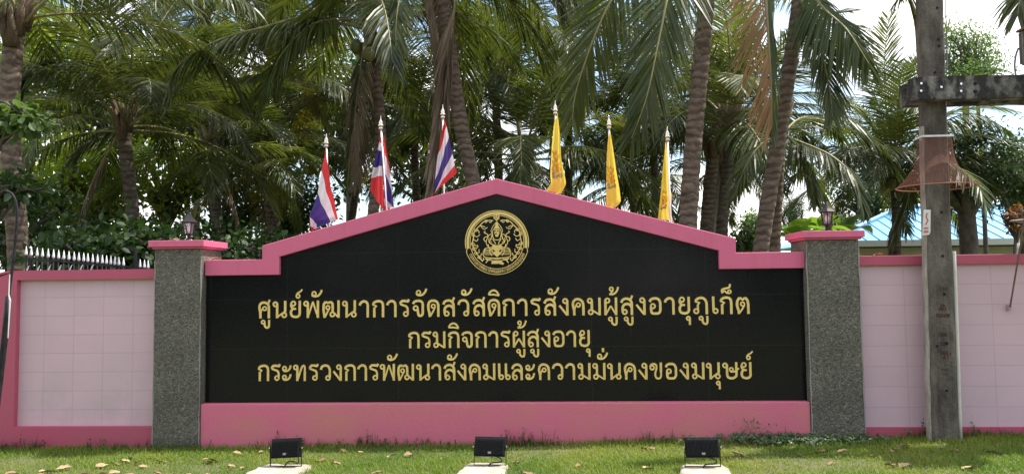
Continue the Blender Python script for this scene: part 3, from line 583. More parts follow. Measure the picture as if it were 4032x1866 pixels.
def palm(label, trunk, Y, r0, r1, seed, nf=22, L=1.0, crown=True, mt=None, nuts=0, dead=2, yellow=0, skip=(), emin=-40, emax=90, spread=None, hide=None):
    rr = random.Random(seed)
    pts = [V(u, v, Y) for u, v in trunk]
    base = pts[-1].copy(); base.z = gz(base.x)
    dirn = pts[-1] - pts[-2]; kx = dirn.x / min(-0.2, dirn.z)
    base.x = pts[-1].x + max(-0.5, min(0.5, kx * (base.z - pts[-1].z) * 0.6))
    root = thing('palm_tree', label, 'palm tree', base, 'coconut palms behind the wall')
    trunk_mesh([base - Vector((0, 0, 0.1))] + pts[::-1], r0, r1, seed, mt or BARK, root)
    top = pts[0]
    # leaf bases and fibre around the growing point
    b = MB(); fr = r1
    for k in range(11):
        a = k * 2.4 + rr.uniform(-.2, .2); d = Vector((math.cos(a), math.sin(a), 0)); z = rr.uniform(-0.45, 0.1)
        b.tube([top + d * fr * 0.7 + Vector((0, 0, z)), top + d * (fr * 1.3) + Vector((0, 0, z + 0.22)), top + d * (fr * 1.9 + 0.05) + Vector((0, 0, z + 0.5))], [fr * 0.65, fr * 0.5, fr * 0.22], 6)
    b.build('leaf_base', HUSK, root, smooth=True)
    if crown:
        for k in range(nf):
            f = (k + 0.5) / nf; e = emax + (emin - emax) * f ** 0.85
            a = k * 2.39996 + seed * 1.3 + rr.uniform(-.25, .25)
            if Y < 4.5 and math.sin(a) < -0.25 and e > -5: continue          # roadside fronds left out so sunlight reaches the lawn
            cand = sorted(FROND, key=lambda q: abs(q[0] - e))[:2]; me = rr.choice(cand)[1]
            if yellow and k >= nf - yellow: me = YELF[0]
            o = bpy.data.objects.new('frond', me); link(o, root)
            o.location = top - base + Vector((math.cos(a) * r1 * 0.7, math.sin(a) * r1 * 0.7, 0.25 - 0.35 * f))
            o.rotation_euler = (rr.uniform(-.25, .25), rr.uniform(-.08, .08), a); s = L * rr.uniform(0.86, 1.1); o.scale = (s, s, s)
        for k in range(dead):
            a = rr.uniform(0, 6.28); o = bpy.data.objects.new('frond', DEADF[k % 2]); link(o, root); tag(o, 'dead brown hanging frond')
            o.location = top - base + Vector((math.cos(a) * r1, math.sin(a) * r1, -0.2)); o.rotation_euler = (0, 0, a); s = L * rr.uniform(0.7, 0.95); o.scale = (s, s, s)
    for k in range(nuts):
        a = k * 2.4; b = MB(); q = top + Vector((math.cos(a) * (r1 + 0.16), math.sin(a) * (r1 + 0.16), -0.18 - 0.2 * (k % 3)))
        b.lathe(q, [(0.015, 0.13), (0.06, 0.11), (0.10, 0.03), (0.098, -0.05), (0.06, -0.12), (0.012, -0.14)], 9); b.build('coconut', NUT, root, smooth=True)
    return root, top
def hero(root, pts, seed, mats=None, **kw):                           # one particular frond, bent as in the photo
    P = catmull([V(u, v, Y) for u, v, Y in pts], 5)
    o = frond(P, seed, **kw).build('frond', mats or [PALM, RACH], root)
    return o

pA, _ = palm('thick leaning palm at the far left behind the spiked railing', [(42, 40), (24, 240), (30, 420), (46, 640)], 2.2, 0.135, 0.122, 11, nf=13, L=1.0, dead=0, emin=5)
hero(pA, [(60, 60, 2.2), (160, -30, 1.9), (330, -55, 1.6), (520, -40, 1.4), (640, 20, 1.2)], 501, leaf=0.75, hang=0.9, n=90)
hero(pA, [(40, 30, 2.1), (16, 0, 1.9), (-12, 30, 1.8), (-30, 120, 1.7), (-36, 190, 1.7)], 502, leaf=0.42, hang=0.9, n=60)
pB, _ = palm('dark ringed palm left of the first pillar lantern', [(312, 318), (318, 400), (328, 480), (337, 600)], 5.5, 0.120, 0.108, 12, nf=22, L=0.9, mt=BARKD, dead=1, emin=2)
hero(pB, [(310, 300, 5.4), (265, 200, 5.1), (160, 152, 4.8), (80, 165, 4.6), (50, 215, 4.6)], 503, leaf=0.95, hang=0.95, n=95)
hero(pB, [(312, 300, 5.4), (330, 160, 5.2), (330, 95, 4.6), (300, 90, 3.9), (270, 130, 3.3)], 504, leaf=0.8, hang=0.5, n=80)
palm('slim dark palm directly behind the left pillar cap', [(527, 380), (536, 460), (546, 560), (552, 640)], 8.0, 0.115, 0.105, 13, nf=18, L=0.9, mt=BARKD, dead=1, emin=5)
palm('short brown palm between the left pillar and the first striped flag', [(662, 430), (674, 500), (684, 560), (691, 640)], 10.0, 0.115, 0.105, 14, nf=16, L=0.9, dead=1, yellow=2, emin=8)
pE, _ = palm('palm with coconut husks behind the middle striped flag', [(933, 62), (945, 180), (957, 320), (954, 430), (936, 560)], 5.0, 0.098, 0.086, 15, nf=18, L=1.0, dead=2, nuts=6, emin=0)
hero(pE, [(915, 60, 4.9), (777, 43, 4.4), (660, 70, 3.9), (544, 104, 3.5), (450, 165, 3.3), (425, 240, 3.2)], 505, leaf=0.85, hang=1.0, n=100)
hero(pE, [(905, 50, 4.9), (790, 60, 4.2), (700, 150, 3.8), (650, 290, 3.7)], 506, leaf=0.8, hang=0.9, n=84)
hero(pE, [(925, 90, 5.0), (915, 120, 4.8), (898, 250, 4.7), (880, 400, 4.7), (872, 480, 4.7)], 507, leaf=0.62, hang=0.9, n=70)
pF, _ = palm('tall curved palm behind the third striped flag with a dead frond hanging', [(1098, -150), (1117, 0), (1138, 170), (1164, 340), (1196, 500)], 4.0, 0.115, 0.104, 16, nf=16, L=1.05, dead=1)
hero(pF, [(1120, -130, 3.9), (1150, -60, 3.7), (1143, 20, 3.6), (1130, 125, 3.6), (1112, 285, 3.6), (1085, 480, 3.6)], 508, [PALMD, RACHD], leaf=1.0, hang=0.8, n=85, sides=(-1,), side=(1, 0.2, 0), a0=26, a1=14, start=0.3, w=0.05, vshape=0)
hero(pF, [(1120, -130, 3.9), (1150, -60, 3.7), (1144, 20, 3.62), (1131, 125, 3.62), (1113, 285, 3.62), (1085, 480, 3.62)], 509, [PALMD, RACHD], leaf=0.9, hang=0.8, n=70, sides=(-1, 1), side=(0.4, 0.9, 0), a0=18, a1=10, start=0.35, w=0.05, vshape=0)
hero(pF, [(1095, -130, 4.0), (1080, -40, 3.8), (1096, 100, 3.8), (1102, 240, 3.8)], 510, [PALMD, RACHD], leaf=0.5, hang=1.0, n=70, side=(1, 0, 0), a0=14, a1=8, w=0.05, start=0.1, vshape=0)
hero(pF, [(1120, -120, 4.0), (1230, -90, 3.4), (1330, -70, 2.9), (1430, -20, 2.6), (1490, 60, 2.4)], 511, leaf=0.85, hang=0.95, n=90)
pG, _ = palm('low palm with green coconuts just behind the peak of the sign', [(1318, 405), (1322, 450), (1325, 520)], 9.0, 0.13, 0.12, 17, nf=26, L=1.12, nuts=9, dead=0)
pH, _ = palm('thick palm right of the third yellow flag', [(1797, -170), (1775, 30), (1757, 220), (1741, 400), (1730, 600)], 2.6, 0.122, 0.106, 18, nf=12, L=1.0, dead=0, emin=15)
hero(pH, [(1790, -150, 2.6), (1740, -120, 2.0), (1690, -40, 1.4), (1660, 90, 1.2), (1628, 240, 1.1), (1590, 345, 1.1)], 512, leaf=0.95, hang=0.28, n=92, side=(1, 0.1, 0), a0=52, a1=22, start=0.1, w=0.034, vshape=0.1)
hero(pH, [(1780, -150, 2.6), (1640, -100, 2.2), (1560, -30, 1.9), (1505, 70, 1.8), (1452, 220, 1.8), (1440, 300, 1.8)], 513, leaf=0.95, hang=0.4, n=92, side=(1, 0.3, -0.2), a0=55, a1=25, start=0.2, w=0.032)
pI, _ = palm('rough palm nearest the right pillar with a browned frond', [(2020, -70), (2000, 80), (1978, 220), (1950, 400), (1912, 650)], 3.2, 0.112, 0.098, 19, nf=9, L=0.95, dead=0, emin=25)
hero(pI, [(2010, -60, 3.1), (1960, -110, 2.7), (1928, -40, 2.4), (1931, 80, 2.3), (1938, 190, 2.3), (1941, 320, 2.3)], 514, [PALMB, RACHD], leaf=0.98, hang=0.2, n=74, jit=11, gap=.1, side=(1, 0.15, 0), a0=48, a1=24, sides=(-1,), start=0.18, w=0.03, vshape=0.05)
hero(pI, [(2010, -60, 3.1), (1962, -110, 2.72), (1930, -40, 2.43), (1933, 80, 2.33), (1940, 190, 2.33), (1943, 320, 2.33)], 515, leaf=0.85, hang=0.5, n=80, side=(1, 0.4, 0), a0=22, a1=12, sides=(1,), start=0.18, w=0.032, vshape=0.1)
hero(pI, [(2025, -40, 3.1), (2070, 20, 2.6), (2130, 75, 2.3), (2185, 160, 2.1)], 516, leaf=0.9, hang=0.55, n=90, side=(1, 0.2, 0.6), a0=60, a1=25, start=0.12, w=0.03)
hero(pI, [(2015, 0, 3.1), (2060, 110, 2.7), (2085, 215, 2.5), (2095, 300, 2.4)], 517, leaf=0.7, hang=0.6, n=70, a0=50)
pJ, _ = palm('dark straight palm left of the roadside conifer gap behind the sign end', [(1836, 318), (1832, 400), (1824, 480), (1814, 620)], 8.0, 0.125, 0.11, 20, nf=22, L=1.0, mt=BARKD, dead=0, emin=0)
hero(pJ, [(1840, 300, 7.9), (1870, 280, 7.2), (1920, 292, 6.6), (1952, 345, 6.2), (1965, 420, 6.1)], 518, leaf=0.8, hang=0.5, n=80)
palm('half hidden palm with broad ringed bark between two darker trunks', [(1795, 360), (1790, 440), (1782, 520), (1776, 620)], 8.8, 0.15, 0.135, 21, nf=12, L=0.9, dead=0, emin=10)
palm('thin pale trunked palm squeezed between two thicker trunks', [(1812, 400), (1808, 470), (1801, 540), (1795, 620)], 9.6, 0.075, 0.07, 22, nf=9, L=0.7, dead=0, mt=mat('pale_palm_bark', (0.26, 0.23, 0.19), 0.9, var=(0.36, 0.33, 0.28), vscale=6, bump=0.6, bscale=30))
pL, _ = palm('coconut palm in front of the blue metal roof', [(2246, 425), (2252, 500), (2254, 560), (2256, 645)], 10.0, 0.095, 0.085, 23, nf=32, L=0.9, mt=BARKD, nuts=11, dead=0, emin=0)
hero(pL, [(2255, 420, 9.9), (2360, 395, 9.3), (2470, 432, 8.9), (2540, 520, 8.7), (2560, 580, 8.6)], 519, leaf=0.85, hang=1.0, n=92)
hero(pL, [(2250, 420, 9.9), (2330, 335, 9.4), (2440, 285, 9.0), (2540, 330, 8.8)], 534, leaf=0.8, hang=1.0, n=92)
hero(pL, [(2245, 425, 9.9), (2190, 400, 9.4), (2130, 395, 9.0), (2085, 430, 8.8)], 535, leaf=0.7, hang=0.8, n=80)
hero(pL, [(2250, 440, 9.9), (2275, 395, 9.3), (2292, 420, 8.9), (2285, 500, 8.7), (2250, 600, 8.6)], 520, leaf=0.7, hang=0.7, n=80)
hero(pL, [(2252, 560, 9.95), (2246, 570, 9.85), (2240, 600, 9.82), (2238, 650, 9.8)], 521, [PALMD, RACHD], leaf=0.5, hang=1.0, n=50, a0=20, a1=10, start=0.05, vshape=0)
pK, _ = palm('young palm behind the rough leaning trunk, fronds arching over the right lantern', [(1960, 335), (1958, 420), (1952, 520), (1948, 640)], 4.4, 0.10, 0.09, 24, nf=0, dead=0)
hero(pK, [(1962, 340, 4.3), (2040, 368, 3.9), (2100, 398, 3.6), (2150, 450, 3.4), (2172, 530, 3.3)], 522, leaf=0.62, hang=0.8, n=88)
hero(pK, [(1960, 345, 4.4), (1990, 350, 4.0), (2030, 420, 3.8), (2050, 500, 3.7)], 523, leaf=0.6, hang=0.9, n=70)
hero(pK, [(1958, 345, 4.4), (1920, 360, 4.2), (1880, 410, 4.0), (1845, 500, 3.9)], 524, leaf=0.6, hang=0.7, n=70)
hero(pK, [(1960, 350, 4.5), (2010, 300, 5.0), (2070, 300, 5.4), (2120, 350, 5.6)], 525, leaf=0.6, hang=0.7, n=70)
hero(pK, [(1962, 350, 4.5), (2010, 400, 4.7), (2060, 480, 4.8), (2080, 570, 4.8)], 526, leaf=0.6, hang=0.7, n=70)
# palms further back; their crowns fill the gaps
for i, (u, v, Y, lab, L_, nf) in enumerate((
    (1245, 215, 11.0, 'bright green palm right of the tall curved palm', 1.15, 24), (700, 200, 11.5, 'palm with tangled fronds above the first striped flag', 1.1, 24),
    (1040, 330, 13.0, 'palm whose crown shows between the two leftmost striped flags and the dead frond', 1.1, 22), (1640, 300, 12.0, 'palm standing far behind the middle yellow flag', 1.1, 24),
    (512, 15, 9.0, 'palm whose fronds hang across the top left between two trunks', 1.1, 22), (1420, 60, 13.0, 'tall palm behind the first yellow flag with sky between its fronds', 1.1, 18),
    
    (905, 390, 14.0, 'dark palm low behind the first and second striped flags', 0.9, 16), 
    (1590, 470, 15.0, 'low palm behind the last two yellow flags', 1.0, 22))):
    palm(lab, [(u, v)] + {700: [(684, 400), (688, 500), (691, 640)], 512: [(524, 280), (542, 480), (551, 640)], 905: [(897, 470), (884, 560), (868, 640)]}.get(u, [(u + 6, v + 120), (u + 10, v + 240), (u + 10, max(v + 330, 620))]), Y, 0.11, 0.095, 40 + i, nf=nf, L=L_, dead=i % 2, emin=-5, mt=BARKD if i % 2 else BARK, yellow=1 if i in (1, 4, 6) else 0)
pM, _ = palm('palm at the right frame edge with fronds dipping into the top right corner', [(2740, -90), (2745, 200), (2760, 640)], 1.8, 0.14, 0.12, 60, nf=0, dead=0)
hero(pM, [(2740, -100, 1.8), (2660, -90, 1.2), (2580, -30, 0.9), (2560, 40, 0.8)], 530, leaf=0.75, hang=0.6, n=80)
hero(pM, [(2740, -100, 1.8), (2620, -110, 1.6), (2480, -80, 1.4), (2380, -40, 1.3)], 531, leaf=0.55, hang=0.9, n=80)
hero(pM, [(2730, -110, 1.8), (2560, -190, 2.0), (2400, -140, 2.1), (2290, -40, 2.1), (2250, 10, 2.1)], 532, leaf=0.6, hang=0.9, n=90)
hero(pI, [(2030, -70, 3.2), (2130, -150, 3.0), (2230, -100, 2.8), (2290, 0, 2.7), (2318, 150, 2.6)], 533, leaf=0.72, hang=0.8, n=90, mats=[PALMY, RACH])

# ------------------------------------------------------------------ broadleaf trees and shrubs
LF1 = leafmat('broad_leaf', (0.105, 0.165, 0.025), (0.18, 0.225, 0.045), 0.5, 0.38, 0.5, 0.6, (2.2, 2.2, 0.6), 0.15)  # leaf colour and translucency raised in place of sunlight the palms block
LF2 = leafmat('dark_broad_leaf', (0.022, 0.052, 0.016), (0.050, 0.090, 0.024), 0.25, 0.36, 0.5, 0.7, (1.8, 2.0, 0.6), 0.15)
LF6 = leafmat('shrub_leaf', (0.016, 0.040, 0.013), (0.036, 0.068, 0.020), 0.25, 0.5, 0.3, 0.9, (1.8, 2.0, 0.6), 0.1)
LF3 = leafmat('feathery_leaf', (0.060, 0.115, 0.035), (0.115, 0.175, 0.060), 0.40, 0.5, 0.4, 0.6, (1.8, 1.9, 0.8), 0.1)
LF4 = leafmat('orange_leaf', (0.17, 0.065, 0.02), (0.24, 0.12, 0.035), 0.35, 0.5, 0.4, 2, (1.6, 1.3, 0.8), 0.1)
LF5 = leafmat('conifer_needles', (0.055, 0.080, 0.040), (0.095, 0.125, 0.065), 0.25, 0.6, 0.3, 0.6, (1.4, 1.5, 0.9), 0.1)
WOOD = mat('grey_bark', (0.06, 0.048, 0.036), 0.9, var=(0.13, 0.11, 0.085), vscale=6, detail=7, bump=0.8, bscale=22, stretch=(2, 2, 0.7))
def leaf_card(b, p, d, n, L, w):
    d = d.normalized(); s = d.cross(n)
    s = s.normalized() if s.length > 1e-4 else Vector((1, 0, 0)); n = s.cross(d)
    b.add([p, p + d * L * .35 - s * w * .5 + n * L * .05, p + d * L * .72 - s * w * .42 + n * L * .05, p + d * L, p + d * L * .72 + s * w * .42 + n * L * .05, p + d * L * .35 + s * w * .5 + n * L * .05, p + d * L * .5],
          [(0, 6, 2, 1), (6, 3, 2), (0, 5, 4, 6), (6, 4, 3)])
def rdir(rr):
    while True:
        v = Vector((rr.uniform(-1, 1), rr.uniform(-1, 1), rr.uniform(-1, 1)))
        if 0.05 < v.length < 1: return v.normalized()
def crown_mesh(name, seed, rad, nclump, nleaf, clump, L, w, droop=0.35, shell=0.45):
    rr = random.Random(seed); b = MB(); C = []
    for _ in range(nclump):
        v = rdir(rr); q = shell + (1 - shell) * rr.random() ** 0.6; lump = 0.72 + 0.28 * math.sin(v.x * 3.1 + seed) * math.cos(v.z * 4 + v.y * 3)
        C.append(Vector((v.x * rad[0], v.y * rad[1], v.z * rad[2])) * q * lump)
    for c in C:
        cl = clump * rr.uniform(0.6, 1.35)
        for _ in range(int(nleaf * rr.uniform(0.6, 1.3))):
            o = Vector((rr.gauss(0, .5), rr.gauss(0, .5), rr.gauss(0, .38))) * cl
            d = (o.normalized() if o.length > 1e-4 else rdir(rr)) * 0.6 + rdir(rr) * 0.7 + Vector((0, 0, -droop))
            leaf_card(b, c + o, d, (Vector((0, 0, 1)) + rdir(rr) * 0.7).normalized(), L * rr.uniform(.65, 1.2), w * rr.uniform(.7, 1.15))
    return b, C
TREES = {}
def tree(label, cat, u, v, Y, rad, name='broadleaf_tree', mt=None, key=None, L=0.17, w=0.09, nclump=60, nleaf=46, clump=0.55, tr=0.11, group=None, droop=0.35, foot=None, shell=0.45):
    c = V(u, v, Y); x0 = foot if foot is not None else c.x
    base = Vector((x0, Y, gz(x0)))
    root = thing(name, label, cat, base, group); sd = int(u * 3 + v)
    b, C = crown_mesh('crown', sd, rad, nclump, nleaf, clump, L, w, droop, shell)
    b.v = [(x + c.x, y + c.y, z + c.z) for x, y, z in b.v]
    b.build('crown', mt or LF1, root)
    rr = random.Random(sd); b = MB(); hub = Vector((x0 * .6 + c.x * .4, Y, max(base.z + 0.4, c.z - rad[2] * 0.75)))
    b.tube(catmull([base - Vector((0, 0, .15)), base.lerp(hub, .5) + Vector((rr.uniform(-.1, .1), 0, 0)), hub], 5), [tr * (1.25 - 0.04 * i) for i in range(11)], 9)
    for k in range(0, len(C), max(1, len(C) // 16)):
        e = c + C[k] * 0.95; m = hub.lerp(e, .5) + Vector((rr.uniform(-.25, .25), rr.uniform(-.25, .25), rr.uniform(0, .3)))
        b.tube(catmull([hub - Vector((0, 0, rr.uniform(0, .3))), m, e], 4), [tr * .6 * (1 - i / 10) + 0.006 for i in range(9)], 5)
    b.build('trunk', WOOD, root, smooth=True); return root
g1 = 'broadleaf trees in the thicket on the left'
tree('leafy sunlit tree behind the spiked railing at far left', 'tree', 120, 430, 9, (1.7, 1.5, 1.3), group=g1, nclump=55)
tree('leafy tree between the far left trunk and the dark ringed palm', 'tree', 235, 470, 10.5, (1.6, 1.4, 1.5), group=g1, nclump=60)
tree('big leaved tree right of the dark ringed palm with sky gaps', 'tree', 420, 450, 12, (2.0, 1.6, 1.5), group=g1, nclump=60)
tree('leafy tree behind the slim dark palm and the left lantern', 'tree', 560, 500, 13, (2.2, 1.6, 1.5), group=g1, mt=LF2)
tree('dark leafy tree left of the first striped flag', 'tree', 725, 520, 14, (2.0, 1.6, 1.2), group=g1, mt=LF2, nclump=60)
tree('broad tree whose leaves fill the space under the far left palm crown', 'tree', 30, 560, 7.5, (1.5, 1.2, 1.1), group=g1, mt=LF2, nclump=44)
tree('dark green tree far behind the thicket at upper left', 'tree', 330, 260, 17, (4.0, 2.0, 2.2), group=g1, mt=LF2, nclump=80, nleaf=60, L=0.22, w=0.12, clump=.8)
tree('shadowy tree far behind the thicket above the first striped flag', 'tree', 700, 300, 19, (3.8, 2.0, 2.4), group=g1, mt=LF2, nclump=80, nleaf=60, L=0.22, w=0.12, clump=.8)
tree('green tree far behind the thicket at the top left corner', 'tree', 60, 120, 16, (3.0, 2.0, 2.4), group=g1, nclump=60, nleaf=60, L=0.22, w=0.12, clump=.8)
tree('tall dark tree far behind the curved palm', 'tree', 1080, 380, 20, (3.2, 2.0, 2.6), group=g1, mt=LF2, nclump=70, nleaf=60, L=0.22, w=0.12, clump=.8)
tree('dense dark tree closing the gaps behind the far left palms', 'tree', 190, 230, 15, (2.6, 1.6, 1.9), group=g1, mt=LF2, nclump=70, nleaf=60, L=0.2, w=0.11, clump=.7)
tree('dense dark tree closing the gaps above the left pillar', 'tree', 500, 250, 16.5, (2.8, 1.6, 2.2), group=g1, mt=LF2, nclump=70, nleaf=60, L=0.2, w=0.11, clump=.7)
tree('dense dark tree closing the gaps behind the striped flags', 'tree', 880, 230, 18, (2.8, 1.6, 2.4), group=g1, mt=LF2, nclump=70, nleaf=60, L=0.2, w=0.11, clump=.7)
g2 = 'shrubs along the back of the wall'
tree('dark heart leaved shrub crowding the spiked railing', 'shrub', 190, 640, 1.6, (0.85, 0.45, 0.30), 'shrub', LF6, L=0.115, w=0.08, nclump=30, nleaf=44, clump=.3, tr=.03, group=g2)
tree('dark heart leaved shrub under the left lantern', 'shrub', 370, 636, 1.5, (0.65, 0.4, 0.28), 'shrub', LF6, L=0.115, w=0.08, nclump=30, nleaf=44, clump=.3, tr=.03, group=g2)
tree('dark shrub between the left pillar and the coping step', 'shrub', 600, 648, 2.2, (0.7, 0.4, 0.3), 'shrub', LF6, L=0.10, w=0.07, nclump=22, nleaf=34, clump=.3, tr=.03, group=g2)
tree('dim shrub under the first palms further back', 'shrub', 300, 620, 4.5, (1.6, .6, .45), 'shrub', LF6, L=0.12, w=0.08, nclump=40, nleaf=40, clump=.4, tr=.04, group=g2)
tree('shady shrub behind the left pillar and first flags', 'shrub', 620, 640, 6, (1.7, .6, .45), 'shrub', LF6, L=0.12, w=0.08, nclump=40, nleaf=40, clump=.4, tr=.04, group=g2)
tree('pale green leafed branch of a tree crossing the far left palm trunk', 'tree', 62, 302, 1.2, (0.42, 0.3, 0.13), mt=LF3, L=0.13, w=0.085, nclump=16, nleaf=24, clump=.16, tr=.03, foot=-6.9)
tree('dark leafed low branch tree beside the black hose at the far left edge', 'tree', 30, 480, 1.5, (0.5, 0.3, 0.13), mt=LF2, L=0.13, w=0.085, nclump=14, nleaf=24, clump=.16, tr=.03, foot=-7.0)
tree('feathery pale green tree behind the top of the power pole', 'tree', 2425, 130, 13, (1.15, 0.9, 1.35), mt=LF3, L=0.085, w=0.035, nclump=70, nleaf=80, clump=.36, tr=.09, shell=.2)
tree('feathery low bough tree just above the concrete crossarm', 'tree', 2455, 180, 12.5, (1.1, 0.9, 0.35), mt=LF3, L=0.085, w=0.035, nclump=40, nleaf=70, clump=.32, tr=.05, shell=.2)
tree('dark spreading tree in front of the blue roof right of the power pole', 'tree', 2450, 420, 9.5, (1.75, 1.2, 1.15), mt=LF2, L=0.10, w=0.05, nclump=105, nleaf=70, clump=.42, tr=.19, foot=V(2418, 600, 9.5).x)
tree('dark twiggy boughs tree hanging over the blue roof at the right edge', 'tree', 2570, 430, 10, (1.3, 1.0, 1.2), mt=LF2, L=0.10, w=0.05, nclump=80, nleaf=60, clump=.38, tr=.10)
tree('dark green tree behind the roof ridge left of the coconut palm', 'tree', 2185, 480, 18, (1.5, 1.2, 1.15), mt=LF2, L=0.13, w=0.07, nclump=60, nleaf=60, clump=.5)
tree('leafy tree peeping over the roof ridge beside the power pole', 'tree', 2315, 500, 19, (1.5, 1.2, 0.9), L=0.12, w=0.06, nclump=60, nleaf=60, clump=.5)
tree('small orange leafed tree at the right edge above the grey canopy', 'tree', 2555, 548, 8, (0.3, 0.25, 0.25), mt=LF4, L=0.08, w=0.045, nclump=16, nleaf=40, clump=.14, tr=.03)
tree('hazy grey green conifer right of the rough leaning trunk', 'conifer', 1992, 540, 24, (0.75, 0.7, 1.35), 'conifer_tree', LF5, L=0.10, w=0.022, nclump=80, nleaf=90, clump=.3, shell=.15)
tree('small bushy tree in the sky gap left of the rough leaning trunk', 'tree', 1895, 570, 20, (0.55, 0.5, 0.75), mt=LF3, L=0.13, w=0.07, nclump=36, nleaf=40, clump=.3)
tree('low green shrub behind the right end of the sign coping', 'shrub', 1885, 605, 8, (0.5, .4, .28), 'shrub', LF3, L=0.13, w=0.07, nclump=22, nleaf=36, clump=.2, tr=.03)
tree('grey leafless looking scrub right of the right lantern', 'shrub', 2122, 545, 22, (0.6, .5, .7), 'shrub', LF5, L=0.06, w=0.015, nclump=30, nleaf=60, clump=.35, tr=.03, shell=.1)

# banana plants
BAN = leafmat('banana_leaf', (0.085, 0.17, 0.03), (0.14, 0.23, 0.05), 0.45, 0.35, 0.5, 2, (1.9, 1.9, 0.6), 0.15)
def banana(label, u, v, Y, seed, n=7, L=1.0):
    rr = random.Random(seed); top = V(u, v, Y); base = Vector((top.x, Y, gz(top.x)))
    root = thing('banana_plant', label, 'banana plant', base, 'banana plants behind the right lantern')
    b = MB(); b.tube([base - Vector((0, 0, .1)), base.lerp(top, .5), top], [.09, .075, .05], 9); b.build('stem', mat('banana_stem', (0.16, 0.19, 0.06), .6, var=(0.24, 0.2, 0.1), vscale=5), root, smooth=True)
    for k in range(n):
        a = k * 2.4 + seed; e = rr.uniform(30, 75); P = [top + Matrix.Rotation(a, 3, 'Z') @ p for p in arch(e, rr.uniform(60, 105), L * rr.uniform(.8, 1.1), 12)]
        b = MB(); vs = []; fs = []
        for i, p in enumerate(P):
            f = i / (len(P) - 1); w = 0.19 * max(0.03, math.sin(math.pi * min(1, max(0, (f - .12) / .88)) ** .8)) if f > .12 else .012
            tg = (P[min(i+1, len(P)-1)] - P[max(i-1, 0)]).normalized(); sd = tg.cross(Vector((0, 0, 1))).normalized(); up = sd.cross(tg)
            j = rr.uniform(.75, 1.0)
            vs += [p - sd * w * j + up * w * .25, p, p + sd * w + up * w * .25]
        for i in range(len(P) - 1): fs += [(3*i, 3*i+1, 3*i+4, 3*i+3), (3*i+1, 3*i+2, 3*i+5, 3*i+4)]
        b.add(vs, fs); b.build('leaf', BAN, root)
banana('banana plant with torn leaves just left of the right pillar cap', 2005, 612, 5.5, 3, 8, 0.72)
banana('taller banana plant behind the right lantern', 2062, 588, 7, 5, 7, 0.8)
banana('banana plant showing one upright leaf between the lantern and the blue roof', 2130, 590, 8, 8, 6, 0.9)

# ------------------------------------------------------------------ house with the blue metal roof
house = thing('house', 'low cream house with a pale blue metal roof behind the right wall', 'house', (14, 17, 0.1))
ez, rz = 2.66, 3.80
X0 = V(2092, 606, 14).x; XR = V(2268, 518, 17.2).x
ROOF = mat('blue_metal_roof', (0.15, 0.39, 0.62), 0.45, var=(0.19, 0.43, 0.65), vscale=1.5, spec=0.5)
CREAM = mat('cream_render', (0.50, 0.48, 0.33), 0.85, var=(0.42, 0.41, 0.29), vscale=2, bump=.1)
b = MB(); b.box((X0 + 0.7, 14.7, -0.1), (30, 19.8, 2.52)); b.build('wall', CREAM, house)
b = MB(); A0, A1, A2, A3 = (X0, 14, ez), (31, 14, ez), (31, 20.4, ez), (X0, 20.4, ez); B0, B1 = (XR, 17.2, rz), (31, 17.2, rz)
b.add([A0, A1, A2, A3, B0, B1, (X0, 14, ez - .03), (31, 14, ez - .03), (31, 20.4, ez - .03), (X0, 20.4, ez - .03)], [(0, 1, 5, 4), (3, 0, 4), (2, 3, 4, 5), (9, 8, 7, 6), (0, 6, 7, 1), (3, 9, 6, 0)])
x = X0 + 0.2
while x < 30.5:                                                       # standing ribs, stopped at the hip
    f = min(1, (x - X0) / (XR - X0)); b.tube([(x, 14.0, ez + .014), (x, 14 + 3.2 * f, ez + (rz - ez) * f + .014)], .022, 4); x += 0.36
roof = b.build('roof', ROOF, house)
b = MB(); b.tube([A0[:2] + (ez + .03,), (XR, 17.2, rz + .03), (31, 17.2, rz + .03)], .09, 6); b.build('ridge_cap', ROOF, roof)
b = MB(); b.box((X0 - .02, 13.93, ez - .17), (31, 13.997, ez - .012)); b.build('fascia', mat('fascia_board', (.45, .45, .40), .7), house)
b = MB(); b.box((X0 + .05, 14.01, ez - .19), (31, 14.69, ez - .16)); b.build('soffit', mat('dark_soffit', (.09, .075, .06), .8), house)
GLASS = mat('dim_window_glass', (0.02, 0.024, 0.024), 0.08, spec=0.6)
FRAME = mat('olive_window_frame', (.34, .34, .22), .6)
for xx in [X0 + 1.1 + i * 1.55 for i in range(9)]:
    b = MB(); b.box((xx, 14.66, 1.2), (xx + 1.15, 14.697, 2.25)); f = b.build('window', FRAME, house)
    b = MB(); b.box((xx + .07, 14.645, 1.27), (xx + .54, 14.659, 2.18)); b.box((xx + .61, 14.645, 1.27), (xx + 1.08, 14.659, 2.18)); b.build('pane', GLASS, f)
b = MB(); q = V(2558, 615, 13.9); b.tube([(q.x, 13.85, ez - .14), (q.x, 13.85, ez - .3), (q.x + .05, 14.3, ez - .6), (q.x + .02, 14.5, .1)], .05, 8); b.build('downpipe', WHITEP, house, smooth=True)

